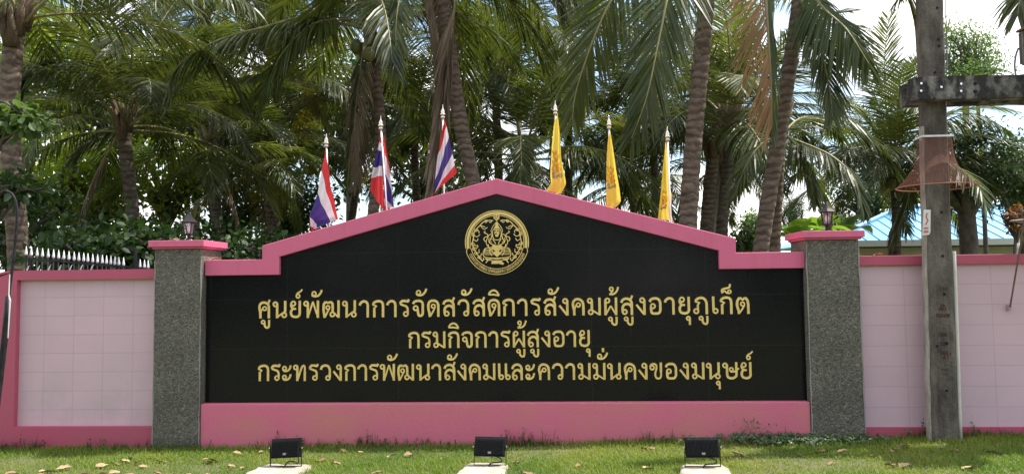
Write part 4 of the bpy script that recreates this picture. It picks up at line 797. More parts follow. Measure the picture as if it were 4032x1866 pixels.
# ------------------------------------------------------------------ concrete power pole
CONC = mat('weathered_concrete', (0.050, 0.041, 0.033), 0.9, var=(0.180, 0.153, 0.124), vscale=3.2, detail=10, bump=0.7, bscale=45, ramp=(0.36, 0.66), stretch=(2.2, 2.2, 0.9))
CONCD = mat('blackened_concrete', (0.028, 0.025, 0.022), 0.95, var=(0.23, 0.21, 0.185), vscale=5.5, detail=10, bump=0.9, bscale=40, ramp=(0.46, 0.66), stretch=(1.6, 1.6, 0.8))
HOLE = mat('bolt_hole', (0.006, 0.006, 0.006), 0.9)
pole = thing('power_pole', 'weathered concrete power pole with a blackened crossarm in front of the right wall', 'power pole', (3.64, -0.14, 0.04))
zt, zb = 6.6, -0.15
def px_(z): return 3.634 + (z - 0.035) * (3.695 - 3.642) / 4.25, 0.122 - 0.0043 * z     # centre and half width at a height
b = MB(); rr = random.Random(5)
rings = []
zs = [zb + i * (zt - zb) / 60 for i in range(61)]
for z in zs:
    c, h = px_(z); j = lambda: rr.uniform(-.0025, .0025)
    ch = .018
    rings.append([(c-h+j(), -.25+ch, z), (c-h+ch, -.25+j(), z), (c-h+.052, -.25+j(), z), (c-h+.06, -.243, z), (c+h-.05, -.243+j(), z), (c+h-.042, -.25+j(), z), (c+h-ch, -.25+j(), z), (c+h+j(), -.25+ch, z), (c+h, -.115, z), (c-h, -.115, z)])
n = 10; vs = [p for r in rings for p in r]
b.add(vs, [(i*n+j, i*n+(j+1) % n, (i+1)*n+(j+1) % n, (i+1)*n+j) for i in range(60) for j in range(n)] + [tuple(range(n-1, -1, -1)), tuple(range(60*n, 61*n))])
shaft = b.build('shaft', CONC, pole, smooth=False)
def pole_hole(u, v, r=.013):
    p = V(u, v, -.243); b = MB(); b.lathe((0, 0, 0), [(r, -.004), (r, .001)], 10)
    b.v = [(p.x + x, -.2445 + z, p.z + y) for x, y, z in b.v]; b.build('bolt_hole', HOLE, pole)
for u, v in ((2357, 21), (2360, 100), (2362, 116), (2352, 183), (2364, 402), (2368, 534), (2371, 644), (2375, 740), (2381, 863), (2381, 982), (2356, 870)): pole_hole(u, v)
ARML, ARMZ0, ARMZ1 = U(3601, 393, -.38), 3.245, 3.53
a0 = U(3601, 393, -.38); a1 = U(3601, 304, -.38)
for (y0, y1, ex) in ((-.38, -.252, 0), (-.113, -.02, .02)):
    b = MB(); x0 = a0.x + ex; rr = random.Random(3)
    N = 40
    vs = []
    for i in range(N + 1):
        x = x0 + (6.6 - x0) * i / N; j = lambda: rr.uniform(-.004, .004)
        vs += [(x, y0 + j(), a0.z + j()), (x, y1, a0.z + j()), (x, y1, a1.z + j()), (x, y0 + j(), a1.z + j())]
    b.add(vs, [(i*4+j, (i+1)*4+j, (i+1)*4+(j+1) % 4, i*4+(j+1) % 4) for i in range(N) for j in range(4)] + [(0, 3, 2, 1)][::1] + [(N*4, N*4+1, N*4+2, N*4+3)])
    o = b.build('crossarm', CONCD, pole)
    if y0 < -.3:
        arm = o
        for u, v, q in ((2316.5, 211, 1), (2316, 229.5, 1), (2367, 220, 1), (2416.5, 212, 1), (2416.5, 230, 1), (2453, 211, 0), (2453, 231, 0)):
            p = V(u, v, -.38); bb = MB(); r = .021 if not q else .014
            bb.lathe((0, 0, 0), [(r, -.006), (r * .8, .012 if q else .002)], 10); bb.v = [(p.x + x, -.386 - (z - .006), p.z + y) for x, y, z in bb.v]
            bb.build('bolt_head' if q else 'bolt_hole', CHROME if q else HOLE, arm)
# cast lettering on the shaft, red-brown and worn
REDP = mat('worn_red_paint', (0.085, 0.018, 0.012), .9, var=(0.05, 0.03, 0.025), vscale=30)
DIG = {'1': [[(1, 0), (1, 4), (.4, 3.3)]], '2': [[(0, 3.2), (.6, 4), (1.6, 4), (2, 3), (0, 0), (2, 0)]], '0': [[(1, 0), (0, 1), (0, 3), (1, 4), (2, 3), (2, 1), (1, 0)]], '6': [[(2, 4), (.4, 2.6), (0, 1), (1, 0), (2, 1), (1, 2), (.1, 1.4)]],
       '9': [[(0, 0), (1.6, 1.4), (2, 3), (1, 4), (0, 3), (1, 2), (1.9, 2.6)]], '5': [[(2, 4), (.2, 4), (0, 2.3), (1.4, 2.4), (2, 1.2), (1, 0), (0, .4)]], '7': [[(0, 4), (2, 4), (.7, 0)]], '.': [[(.8, 0), (1.2, 0)]]}
b = MB()
def onpole(u, v, pts, sc, hw, dy=0):
    p = V(u, v, -.243); n0 = len(b.v)
    ribbon(b, [(p.x + x * sc, p.z + z * sc) for x, z in pts], hw, False, y=-.002, dep=.0005)
    b.v[n0:] = [(x, y - .2432, z) for x, y, z in b.v[n0:]]
def digits(s, u, v, sc=.0085, gap=3.1):
    for i, ch in enumerate(s):
        for st in DIG.get(ch, []): onpole(u, v, [(x + i * gap, z) for x, z in st], sc, .0042)
digits('260', 2364, 730, .0075, 3.6); digits('1200', 2360, 845, .007, 3.0); digits('269', 2366, 868, .0075, 3.6); digits('507', 2366, 890, .0065, 3.8)
for st in ([(0, 0), (2.1, 0), (2.1, 1.4), (1.2, 1.4)], [(0, 0), (1.8, 4), (2.3, 4)], [(3, 4), (3, 0), (5.4, 0), (3.6, 4), (3, 4)]): onpole(2362, 779, st, .0125, .005)
for ch, off in (('ข', 0), ('น', 72), ('ผ', 160), ('ล', 240), ('ต', 312)):
    for hw, pts, closed in glyph(ch): onpole(2354, 798, [((x + off), z) for x, z in pts], .00034, .0026)
for ch, off in (('ภ', 0), ('ก', 100)):
    for hw, pts, closed in glyph(ch): onpole(2372, 903, [((x + off), z) for x, z in pts], .00062, .0045)
for ch, off in (('ก', 0), ('ร', 90), ('ม', 170), ('ก', 270), ('า', 350)):
    for hw, pts, closed in glyph(ch): onpole(2368, 933, [((x + off), z) for x, z in pts], .00026, .0026)
b.build('cast_lettering', REDP, pole)
# strips and pipes on the pole
b = MB(); rr = random.Random(9)
pts = []
for z in [0.02 + i * .16 for i in range(20)]:
    c, h = px_(z); pts.append((c - h - .014 + rr.uniform(-.003, .003), -.205, z))
for i in range(len(pts) - 1):
    (xa, y, za), (xb, _, zb2) = pts[i], pts[i+1]
    b.add([(xa-.012, y-.028, za), (xa+.012, y-.028, za), (xa+.012, y+.028, za), (xa-.012, y+.028, za), (xb-.012, y-.028, zb2), (xb+.012, y-.028, zb2), (xb+.012, y+.028, zb2), (xb-.012, y+.028, zb2)], [(0,1,5,4), (1,2,6,5), (2,3,7,6), (3,0,4,7), (0,3,2,1), (4,5,6,7)])
o = b.build('pale_strip', mat('pale_mottled_strip', (0.40, 0.36, 0.31), .85, var=(0.24, 0.21, 0.17), vscale=7, stretch=(3, 3, .8), bump=.3)); tag(o, 'pale strip up the left side of the power pole', 'cable cover', kind='thing')  # separate pale strip laid along the left side face of the shaft
b = MB(); P = []
for z in [0.06 + i * .2 for i in range(10)]:
    c, h = px_(z); P.append((c + h + .026, -.215, z))
b.tube(P, .017, 10); o = b.build('conduit_pipe', mat('ivory_pvc', (0.62, 0.60, 0.52), .45, var=(0.55, 0.52, 0.44), vscale=8), smooth=True); tag(o, 'straight ivory plastic pipe up the right side of the power pole', 'pipe', kind='thing')
b = MB(); P = [V(2381 - 1.5 * math.sin(i * .6), -40 + i * 24, -.1) for i in range(10)]
b.tube(P, .006, 6); o = b.build('cable', mat('green_grey_cable', (0.16, 0.20, 0.16), .6)); tag(o, 'thin grey green cable running down the pole to the crossarm', 'cable', kind='thing')
# net guard
NET = bpy.data.materials.new('rust_red_net'); NET.use_nodes = True; t_ = NET.node_tree; p_ = t_.nodes['Principled BSDF']; p_.inputs['Base Color'].default_value = (0.20, 0.075, 0.045, 1); p_.inputs['Roughness'].default_value = .8
ms_ = t_.nodes.new('ShaderNodeMixShader'); tb_ = t_.nodes.new('ShaderNodeBsdfTransparent'); ms_.inputs[0].default_value = .62
t_.links.new(p_.outputs[0], ms_.inputs[1]); t_.links.new(tb_.outputs[0], ms_.inputs[2]); t_.links.new(ms_.outputs[0], t_.nodes['Material Output'].inputs[0])
nz0 = V(2360, 348, -.14); nz1 = V(2362, 472, -.14); H_ = nz0.z - nz1.z; cx = px_(nz0.z - .2)[0] + .005
guard = thing('climbing_guard', 'rust red net cone flaring round the power pole below the crossarm', 'net guard', (cx, -.14, nz1.z))
prof = [(.352, 0, 1), (.345, .01, 1), (.295, .055, 1), (.245, .12, .9), (.19, .19, .7), (.16, .27, .4), (.145, .36, .15), (.138, .45, .03), (.136, H_, 0)]
b = MB(); vs = []; N = 48
for r, z, rd in prof:
    for k in range(N):
        a = 2 * math.pi * k / N; q = 1 / max(abs(math.cos(a)), abs(math.sin(a)))
        m = rd + (1 - rd) * min(q, 1.32); vs.append((cx + r * m * math.cos(a), -.183 + r * m * math.sin(a) * (.62 + .38 * rd), nz1.z + z))
b.add(vs, [(i*N+j, i*N+(j+1) % N, (i+1)*N+(j+1) % N, (i+1)*N+j) for i in range(len(prof)-1) for j in range(N)]); b.build('net', NET, guard, smooth=True)
b = MB(); P = [(cx + .353 * math.cos(a * math.pi / 20), -.183 + .353 * math.sin(a * math.pi / 20), nz1.z) for a in range(41)]; b.tube(P, .005, 5); b.build('rim', mat('net_rim', (.40, .17, .10), .7), guard)
b = MB()
b.box((cx - .146, -.271, nz0.z - .008), (cx + .146, -.268, nz0.z + .010)); b.box((cx - .146, -.2675, nz0.z - .008), (cx - .143, -.10, nz0.z + .010)); b.build('band', WHITEP, guard)
# white tag tied to the pole
p = V(2330, 560, -.3)
tg = thing('hanging_tag', 'small white notice tag with red print hanging on the left side of the power pole', 'tag', p)
b = MB(); c = V(2331, 560, -.29); hx, hz = .034, .12
b.prism([(c.x - hx - .012, c.z - hz), (c.x + hx - .016, c.z - hz + .005), (c.x + hx - .004, c.z - hz + .03), (c.x + hx + .008, c.z + hz), (c.x - hx + .012, c.z + hz + .004)], -.293, -.29); b.build('card', WHITEP, tg)
b = MB(); ribbon(b, [(c.x + .006, c.z + .09), (c.x - .004, c.z + .05), (c.x + .010, c.z + .02), (c.x - .012, c.z - .02)], .006)
for k in range(2): ribbon(b, [(c.x - .03, c.z - .055 - .033 * k), (c.x + .012, c.z - .052 - .033 * k)], .008 + .003 * k)
b.v = [(x, y - .2935, z) for x, y, z in b.v]; b.build('red_print', mat('faded_red_ink', (.55, .16, .13), .7), tg)
# cabinet above the crossarm
q = V(2558, 84, .05); q2 = V(2558, 168, .05)
cab = thing('transformer_box', 'grey ribbed metal transformer box above the crossarm at the right edge', 'transformer', (q.x + .3, -.3, q2.z))
GREY = mat('grey_painted_steel', (0.20, 0.18, 0.16), .55, var=(.27, .25, .22), vscale=5)
b = MB(); b.box((q.x + .02, -.70, q2.z), (q.x + .62, .03, q.z)); b.build('tank', GREY, cab, bevel=.006)
b = MB()
for i in range(15):
    yy = -.69 + i * .05; b.box((q.x, yy, q2.z + .012), (q.x + .019, yy + .018, q.z - .012))
b.build('cooling_fin', GREY, cab)
b = MB(); b.box((q.x - .01, -.73, q.z + .001), (q.x + .65, .05, q.z + .022)); b.build('lid', mat('rusty_lid', (.20, .12, .08), .8, var=(.12, .08, .06), vscale=20), cab)
b = MB(); b.box((q.x + .35, -.34, a1.z), (q.x + .41, -.28, q2.z)); b.box((q.x + .35, -.02, a1.z), (q.x + .41, .03, q2.z)); b.build('support_leg', GREY, cab)
b = MB(); b.tube(catmull([V(2562, 122, .02), V(2556, 138, .0), V(2552.5, 165, -.05), V(2555, 188, -.15), V(2556, 200, -.28)], 5), .009, 6); o = b.build('cable', mat('grey_cable', (.13, .12, .11), .6), smooth=True); tag(o, 'dark cable curving from the transformer box down to the crossarm', 'cable', kind='thing')
# small corrugated canopy at the right edge, held by a rod
can = thing('canopy', 'little grey corrugated canopy at the right edge held by a rusty rod', 'canopy', (4.4, -.1, 2.0))
c0 = V(2538, 556, .12); b = MB(); N = 48; vs = []
for i in range(N + 1):
    x = c0.x + 1.4 * i / N; zz = .011 * math.sin(i * 1.3)
    vs += [(x, -.62, c0.z - .02 + zz), (x, .12, c0.z + zz)]
b.add(vs, [(2*i, 2*i+2, 2*i+3, 2*i+1) for i in range(N)]); o = b.build('corrugated_sheet', mat('weathered_zinc', (.30, .27, .25), .5, metal=.4, var=(.16, .12, .10), vscale=7), can)
sm = o.modifiers.new('thick', 'SOLIDIFY'); sm.thickness = .012
b = MB(); e0 = V(2541, 772, -.05); e1 = V(2574, 575, -.35); b.tube([e0, e1, e1 + (e1 - e0) * .25], .0085, 6); b.build('rod', mat('rusty_rod', (.12, .07, .06), .7, var=(.2, .12, .1), vscale=15), can)
b = MB(); b.box((e0.x - .014, -.05, e0.z - .035), (e0.x + .012, .0, e0.z + .02)); b.build('bracket', mat('pinkish_bracket', (.42, .29, .33), .7), can)

# ------------------------------------------------------------------ flags behind the sign
def cloth(name, b_, col, rough=.75):
    m = mat(name, col, rough); return m
def flagcloth(name, col):
    m = bpy.data.materials.new(name); m.use_nodes = True; t = m.node_tree; p = t.nodes['Principled BSDF']; p.inputs['Base Color'].default_value = (*col, 1); p.inputs['Roughness'].default_value = .7
    tr = t.nodes.new('ShaderNodeBsdfTranslucent'); tr.inputs[0].default_value = (*col, 1); ms = t.nodes.new('ShaderNodeMixShader'); ms.inputs[0].default_value = .5
    t.links.new(p.outputs[0], ms.inputs[1]); t.links.new(tr.outputs[0], ms.inputs[2]); t.links.new(ms.outputs[0], t.nodes['Material Output'].inputs[0]); return m
FR, FW, FB, FY = flagcloth('flag_red', (.70, .045, .05)), flagcloth('flag_white', (.80, .74, .78)), flagcloth('flag_blue', (.075, .045, .24)), flagcloth('flag_yellow', (.93, .72, .11))
BRASS = mat('finial_metal', (.72, .64, .52), .25, metal=1)
ALU = mat('pale_aluminium_pole', (.66, .62, .62), .4, metal=.3)
YF = 0.30
def lerpline(L, s):
    for (s0, x0, y0), (s1, x1, y1) in zip(L, L[1:]):
        if s <= s1: f = (s - s0) / (s1 - s0); return x0 + (x1 - x0) * f, y0 + (y1 - y0) * f
    return L[-1][1:]
def flag(label, top, bot, group):
    p0, p1 = V(*top, YF), V(*bot, YF)
    dn = (p1 - p0).normalized(); foot = p1 + dn * ((p1.z - 1.2) / max(.2, -dn.z))
    root = thing('flag', label, 'flag', foot, group)
    b = MB(); b.tube([foot, p0], .0105, 8); pole_ = b.build('pole', ALU, root, smooth=True)
    up = p0 - Vector((0, 0, .005))
    b = MB(); b.lathe(up, [(.014, -.015), (.025, -.01), (.025, .004), (.015, .008), (.015, .016), (.030, .022), (.030, .034), (.018, .042), (.023, .056), (.018, .074), (.007, .092), (.004, .12), (.0005, .135)], 12)
    b.build('finial', BRASS, pole_, smooth=True); return root
SB = [0, 1/6, 2/6, 4/6, 5/6, 1.0001]
def striped(root, Lp, Rp, ox, oy, dy=0, seed=0, nt=16, flip=1):
    b = MB(); S_ = [i / 36 for i in range(37)]; vs = []
    for i, s in enumerate(S_):
        (xa, ya), (xb, yb) = lerpline(Lp, s), lerpline(Rp, s)
        for j in range(nt + 1):
            t = j / nt; p = U(ox + (xa + (xb - xa) * t) / 2.384, oy + (ya + (yb - ya) * t) / 2.384, YF + dy)
            p.y += .028 * math.sin(t * 7 + s * 4 + seed) + .012 * math.sin(t * 17 + s * 9 + seed * 2)
            vs.append(p)
    fs = []; ms = []
    for i in range(36):
        k = next(q for q in range(5) if S_[i] + .005 < SB[q+1])
        for j in range(nt): fs.append((i*(nt+1)+j, i*(nt+1)+j+1, (i+1)*(nt+1)+j+1, (i+1)*(nt+1)+j)); ms.append((0, 1, 2, 1, 0)[k])
    b.add(vs, fs); b.m = ms
    o = b.build('cloth', [FR, FW, FB], root, smooth=True); return o
gt = 'red white and blue flags on the left slope'
f1 = flag('lowest red white and blue flag, nearest the left end of the sign', (821, 366), (829, 592), gt)
striped(f1, [(0, 213, 400), (.167, 176, 590), (.333, 143, 810), (.667, 72, 1020), (.833, 84, 1120), (1, 98, 1168)], [(0, 330, 1052), (.167, 308, 1062), (.333, 262, 1088), (.667, 150, 1140), (.833, 122, 1152), (1, 102, 1170)], 1190, 420, -.055, 1)
f2 = flag('middle striped flag folded round both sides of its pole', (958, 322), (974, 540), gt)
striped(f2, [(0, 742, 240), (.167, 752, 330), (.333, 762, 560), (.667, 774, 860), (.833, 780, 930), (1, 784, 985)], [(0, 765, 280), (.167, 832, 660), (.333, 852, 840), (.667, 864, 950), (.833, 826, 958), (1, 800, 985)], 1190, 420, .03, 2)
striped(f2, [(0, 736, 285), (.167, 728, 330), (.333, 712, 410), (.667, 672, 572), (.833, 645, 668), (1, 630, 775)], [(0, 742, 290), (.167, 744, 350), (.333, 746, 420), (.667, 750, 558), (.833, 752, 648), (1, 772, 985)], 1190, 420, -.03, 3)
f3 = flag('highest striped flag, in front of the hanging dead frond', (1114, 294), (1117, 510), gt)
striped(f3, [(0, 1330, 170), (.167, 1272, 480), (.333, 1252, 690), (.667, 1238, 810), (.833, 1222, 835), (1, 1195, 858)], [(0, 1338, 118), (.167, 1356, 190), (.333, 1378, 288), (.667, 1409, 442), (.833, 1428, 545), (1, 1446, 622)], 1190, 420, -.055, 4)
INK = flagcloth('flag_print_brown', (.74, .40, .05)); INK2 = flagcloth('flag_print_grey', (.42, .32, .18))
def yellow(root, Lp, Rp, seed, em=None, nt=12, n=30, dy=-.055):
    b = MB(); vs = []
    def P(s, t, lift=0):
        (xa, ya), (xb, yb) = lerpline(Lp, s), lerpline(Rp, s)
        p = U(2120 + (xa + (xb - xa) * t) / 2.384, 400 + (ya + (yb - ya) * t) / 2.384, YF + dy)
        p.y += .026 * math.sin(t * 6 + seed + s * 2) + .010 * math.sin(t * 15 + seed) - lift; return p
    b.add([P(i / n, j / nt) for i in range(n + 1) for j in range(nt + 1)], [(i*(nt+1)+j, i*(nt+1)+j+1, (i+1)*(nt+1)+j+1, (i+1)*(nt+1)+j) for i in range(n) for j in range(nt)])
    o = b.build('cloth', FY, root, smooth=True)
    if em:
        s0, t0, hs, ht, cut = em; b = MB()
        curls = [([(-.9, -1), (-.3, -.8), (.1, -1), (.6, -.7), (.9, -1)], 0), ([(-.7, -.7), (0, -.45), (.6, -.6)], 0), ([(-.2, -.35), (.25, -.3), (.3, -.05), (-.1, .05), (-.3, -.15), (-.2, -.35)], 0), ([(-.8, -.3), (-.5, .1), (-.8, .35), (-.4, .45)], 0), ([(.8, -.3), (.5, .1), (.85, .3), (.4, .45)], 0),
                 ([(-.2, .15), (.3, .25), (-.1, .45), (.35, .55)], 0), ([(-.8, .72), (-.4, .62), (-.35, .82), (-.7, .95), (-.2, 1.0), (.3, .85), (.7, .95), (.85, .75), (.5, .66)], 1)]
        for pts, k in curls:
            Q = [(x, y) for x, y in pts if x > cut]
            if len(Q) < 3: continue
            Q = catmull([(x, y, 0) for x, y in Q], 5); b.mi = k; vs = []
            for i, q in enumerate(Q):
                d = (Q[min(i+1, len(Q)-1)] - Q[max(i-1, 0)]).normalized(); nn = Vector((-d.y, d.x, 0)) * .10
                for sgn in (-1, 1):
                    r_ = q + nn * sgn; vs.append(P(s0 + r_.y * hs, min(.98, max(.02, t0 + r_.x * ht)), .003))
            b.add(vs, [(2*i, 2*i+1, 2*i+3, 2*i+2) for i in range(len(Q) - 1)])
        b.build('printed_emblem', [INK, INK2], o)
    return o
gy = 'yellow royal flags on the right slope'
g_ = flag('highest yellow flag, its lower corner blown to the left', (1397, 284), (1401, 520), gy)
yellow(g_, [(0, 176, 118), (.12, 145, 205), (.4, 124, 420), (.75, 111, 690), (.86, 120, 765), (1, 66, 838)], [(0, 181, 118), (.2, 202, 300), (.5, 214, 540), (.75, 245, 680), (.88, 261, 772), (1, 214, 866)], 1, (.62, .45, .17, .42, -2))
g_ = flag('middle yellow flag hanging straight with its emblem in view', (1532, 320), (1536, 545), gy)
yellow(g_, [(0, 670, 288), (.12, 652, 370), (.4, 640, 560), (.75, 636, 820), (1, 634, 988)], [(0, 677, 288), (.2, 702, 450), (.5, 728, 640), (.8, 760, 830), (.95, 773, 950), (1, 720, 998)], 2.4, (.61, .42, .14, .42, -2))
g_ = flag('lowest yellow flag, narrow and half hidden behind its pole', (1679, 350), (1688, 575), gy)
yellow(g_, [(0, 1190, 385), (.3, 1164, 610), (.6, 1145, 860), (.85, 1127, 1030), (1, 1118, 1100)], [(0, 1196, 385), (.3, 1216, 620), (.6, 1240, 850), (.7, 1254, 880), (.85, 1236, 1030), (1, 1262, 1120)], 4, (.70, .32, .12, .36, -.6), dy=.055)

# ------------------------------------------------------------------ lanterns on the pillars
LGLASS = bpy.data.materials.new('lantern_glass'); LGLASS.use_nodes = True; t_ = LGLASS.node_tree; p_ = t_.nodes['Principled BSDF']
p_.inputs['Base Color'].default_value = (.8, .85, .85, 1); p_.inputs['Roughness'].default_value = .12
ms_ = t_.nodes.new('ShaderNodeMixShader'); tb_ = t_.nodes.new('ShaderNodeBsdfTransparent'); ms_.inputs[0].default_value = .86
t_.links.new(p_.outputs[0], ms_.inputs[1]); t_.links.new(tb_.outputs[0], ms_.inputs[2]); t_.links.new(ms_.outputs[0], t_.nodes['Material Output'].inputs[0])
def lantern(x, label):
    y, z = .14, 2.076; n0 = len(bpy.data.objects)
    t = thing('lantern', label, 'lantern', (x, y, z), 'black lanterns on the pillar caps'); c = (x, y, z)
    b = MB(); b.lathe(c, [(.060, 0), (.060, .008), (.045, .018), (.028, .04), (.021, .075), (.026, .09), (.040, .098), (.058, .104), (.058, .112)], 12); b.build('stem', DARKM, t, smooth=True)
    b = MB(); b.lathe(c, [(.050, .114), (.082, .282)], 6, cap=False, rot=.3); b.build('glass', LGLASS, t)
    b = MB()
    for k in range(6):
        a = k * math.pi / 3 + .3; e = Vector((math.cos(a), math.sin(a), 0)); C_ = Vector(c)
        b.tube([C_ + e * .052 + Vector((0, 0, .112)), C_ + e * .085 + Vector((0, 0, .285))], .0075, 5)
    for r, zz in ((.052, .116), (.085, .282)):
        b.tube([Vector(c) + Vector((r * math.cos(k * math.pi / 3 + .3), r * math.sin(k * math.pi / 3 + .3), zz)) for k in range(7)], .007, 5)
    b.build('cage', DARKM, t)
    b = MB(); b.lathe(c, [(.118, .280), (.124, .288), (.100, .305), (.070, .335), (.045, .372), (.026, .405), (.018, .412), (.020, .420), (.010, .432), (.009, .44), (.016, .452), (.010, .466), (.001, .48)], 6, rot=.3); b.build('hood', DARKM, t)
    b = MB(); b.lathe(c, [(.016, .11), (.016, .155), (.024, .165), (.026, .215), (.020, .24), (.002, .25)], 10); b.build('bulb', mat('frosted_bulb', (.75, .75, .72), .3), t, smooth=True)
    for ch in t.children: ch.scale = (.72, .72, .72)
lantern(V(475, 600, .14).x, 'black six sided lantern on the left pillar against dark leaves')
lantern(V(2081, 578, .14).x, 'black six sided lantern on the right pillar in front of banana leaves')

# ------------------------------------------------------------------ spiked railing behind the left wall
SPIKE = mat('white_spear_tip', (.80, .80, .80), .35, var=(.7, .7, .7), vscale=20)
RUSTW = mat('old_white_bar', (.20, .18, .16), .6, var=(.10, .085, .07), vscale=30)
fence = thing('spiked_railing', 'black iron railing with white spear tips behind the far left wall', 'fence', (-5.0, 1.0, .03))
def fp(u, v, f): return V(u, v, 0.35 + 0.5 * f)                       # recedes to the right
us = [104, 124, 147, 168, 190.5, 211.5, 231.5, 252, 272, 292.5, 311, 330, 346.5, 365.5, 384.5, 403.5, 420, 437, 453, 468.5, 487, 552, 569, 583.5]
for x in us:
    x_ = x / 1.5652; f = (x_ - 66) / (372 - 66); p = fp(x_, 0, f)
    top = V(x_, (618.5 + 35 * f), .35 + .5 * f); tipz = top.z
    b = MB(); b.tube([(top.x, top.y, .9), (top.x, top.y, tipz - .095)], .007, 6); bar = b.build('picket', RUSTW if x > 110 else DARKM, fence)
    b = MB(); b.lathe((top.x, top.y, tipz - .10), [(.009, 0), (.0155, .006), (.0145, .022), (.009, .06), (.001, .10)], 8); b.build('spear_tip', SPIKE, bar, smooth=True)
def rail_pt(u, v): f = (u - 66) / 306.0; return V(u, v, .35 + .5 * f)
b = MB(); P = [rail_pt(u, 651 + 26 * (u - 76) / 310.0) for u in (76, 150, 230, 310, 384)]; b.tube(P, .016, 4)
b.tube([p - Vector((0, 0, .5)) for p in P], .016, 4); b.tube([P[0] + Vector((0, 0, .015)), P[0] - Vector((0, 0, 1.2))], .022, 4); b.build('rail', DARKM, fence)
q = rail_pt(340, 632); b = MB(); b.tube([q + Vector((0, 0, .03)), q - Vector((0, 0, 1.4))], .020, 4); b.build('post', DARKM, fence)
for i in range(7):
    u = 68.5 + i * 27; f = (u - 66) / 306.0; p = V(u, 678 - i * .6, .32 + .5 * f); b = MB()
    b.tube(catmull([p + Vector((-.012, 0, -.04)), p, p + Vector((.014, 0, .03)), p + Vector((.022, 0, .042))], 3), [.005, .007, .008, .008, .007, .006, .004, .003, .002, .001], 6); b.build('leaf_ornament', SPIKE, fence, smooth=True)

# ------------------------------------------------------------------ floodlights on concrete pads
PAD = mat('pale_concrete', (.46, .42, .36), .9, var=(.30, .27, .22), vscale=7, detail=9, bump=.6, bscale=35)
CASE = mat('black_cast_aluminium', (.005, .005, .005), .5, spec=.22, var=(.010, .010, .010), vscale=30, bump=.3, bscale=120)
GREYS = mat('grey_sticker', (.16, .16, .16), .6)
FGL = mat('floodlight_glass', (.5, .52, .52), .12)
def G0(u, v, z):
    d = CF * FOC + CR * (u * K - 2016) - CU * (v * K - 933); return CAM + d * ((z - CAM.z) / d.z)
def floodlight(u, v, label, padlab, seed, roll, w=.262, h=.165, padw=(-.27, .19)):
    g = gz(0) ; c = G0(u, v + 36, gz(V(u, v, -.8).x) + .035); rr = random.Random(seed); z0 = c.z
    pt = thing('concrete_pad', padlab, 'concrete pad', (c.x, c.y, z0 - .05), 'concrete pads under the floodlights')
    b = MB(); N = 22; ring = []
    for i in range(N):
        a = 2 * math.pi * i / N; ca, sa = math.cos(a), math.sin(a); k = 1 / max(abs(ca), abs(sa)) ** .75
        x = (padw[0] + padw[1]) / 2 + (padw[1] - padw[0]) / 2 * ca * k * rr.uniform(.93, 1.05); yy = -.16 + .29 * sa * k * rr.uniform(.93, 1.05); x += .10 * (yy + .16)
        ring.append((c.x + x, c.y + yy))
    mx_, my_ = c.x + (padw[0] + padw[1]) / 2, c.y - .16
    vs = [(x * 1.0 + (x - mx_) * .12, y + (y - my_) * .12, z0 - .09) for x, y in ring] + [(x, y, z0 - .012 + rr.uniform(-.006, .004)) for x, y in ring] + [(mx_ + (x - mx_) * .85, my_ + (y - my_) * .85, z0 + rr.uniform(-.003, .004)) for x, y in ring] + [(mx_, my_, z0)]
    fs = [(i, (i+1) % N, N + (i+1) % N, N + i) for i in range(N)] + [(N+i, N+(i+1) % N, 2*N+(i+1) % N, 2*N+i) for i in range(N)] + [(2*N+i, 2*N+(i+1) % N, 3*N) for i in range(N)]
    b.add(vs, fs); b.build('slab', PAD, pt, smooth=True)
    t = thing('floodlight', label, 'floodlight', (c.x, c.y, z0), 'black floodlights facing the sign')
    zc = z0 + .075 + h / 2; tilt = R(-20); mt = Matrix.Rotation(roll, 4, 'Y') @ Matrix.Rotation(tilt, 4, 'X')
    def put(b): b.v = [tuple(mt @ Vector(p) + Vector((c.x, c.y, zc))) for p in b.v]
    b = MB(); a = w / 2; hh = h / 2
    b.box((-a, .0, -hh), (a, .028, hh)); b.box((-a + .008, -.020, -hh + .012), (a - .008, .0, hh - .016))
    put(b); case = b.build('housing', CASE, t, bevel=.004)
    b = MB()
    for i in range(24):
        xx = -a + .018 + i * (w - .036) / 23; b.box((xx - .0018, -.029, -hh + .02), (xx + .0018, -.0205, hh - .030))
    put(b); b.build('cooling_fin', CASE, case)
    b = MB(); b.box((-a + .012, .0285, -hh + .012), (a - .012, .031, hh - .012)); put(b); b.build('glass', FGL, t)
    b = MB(); b.box((-.014, -.0315, -hh + .018), (.014, -.0295, -hh + .036)); put(b); b.build('sticker', GREYS, case)
    b = MB(); x = a + .006
    for s in (-1, 1):
        b.box((c.x + s * x - .0025, c.y - .009, z0 + .004), (c.x + s * x + .0025, c.y + .009, zc + .004))
    b.box((c.x - x - .0025, c.y - .011, z0 + .0005), (c.x + x + .0025, c.y + .011, z0 + .0039)); b.build('bracket', DARKM, t)
    for s in (-1, 1):
        b = MB(); b.tube([(c.x + s * (x + .003), c.y, zc), (c.x + s * (x + .010), c.y, zc)], .007, 8); b.build('screw', CHROME, t)
    b = MB(); P = [(c.x + .045, c.y - .03, z0 + .085), (c.x + .10, c.y - .045, z0 + .06), (c.x + .09, c.y - .05, z0 + .036), (c.x + .02, c.y - .05, z0 + .030), (c.x - .005, c.y - .055, z0 + .012), (c.x + .0, c.y - .05, z0 + .002)] if seed != 1 else [(c.x + .115, c.y - .03, z0 + .10), (c.x + .125, c.y - .045, z0 + .04), (c.x + .09, c.y - .05, z0 + .052), (c.x + .035, c.y - .05, z0 + .048), (c.x + .012, c.y - .055, z0 + .02), (c.x + .0, c.y - .06, z0 + .002)]
    b.tube(catmull(P, 5), .0058, 7); b.build('cable', DARKM, t, smooth=True)
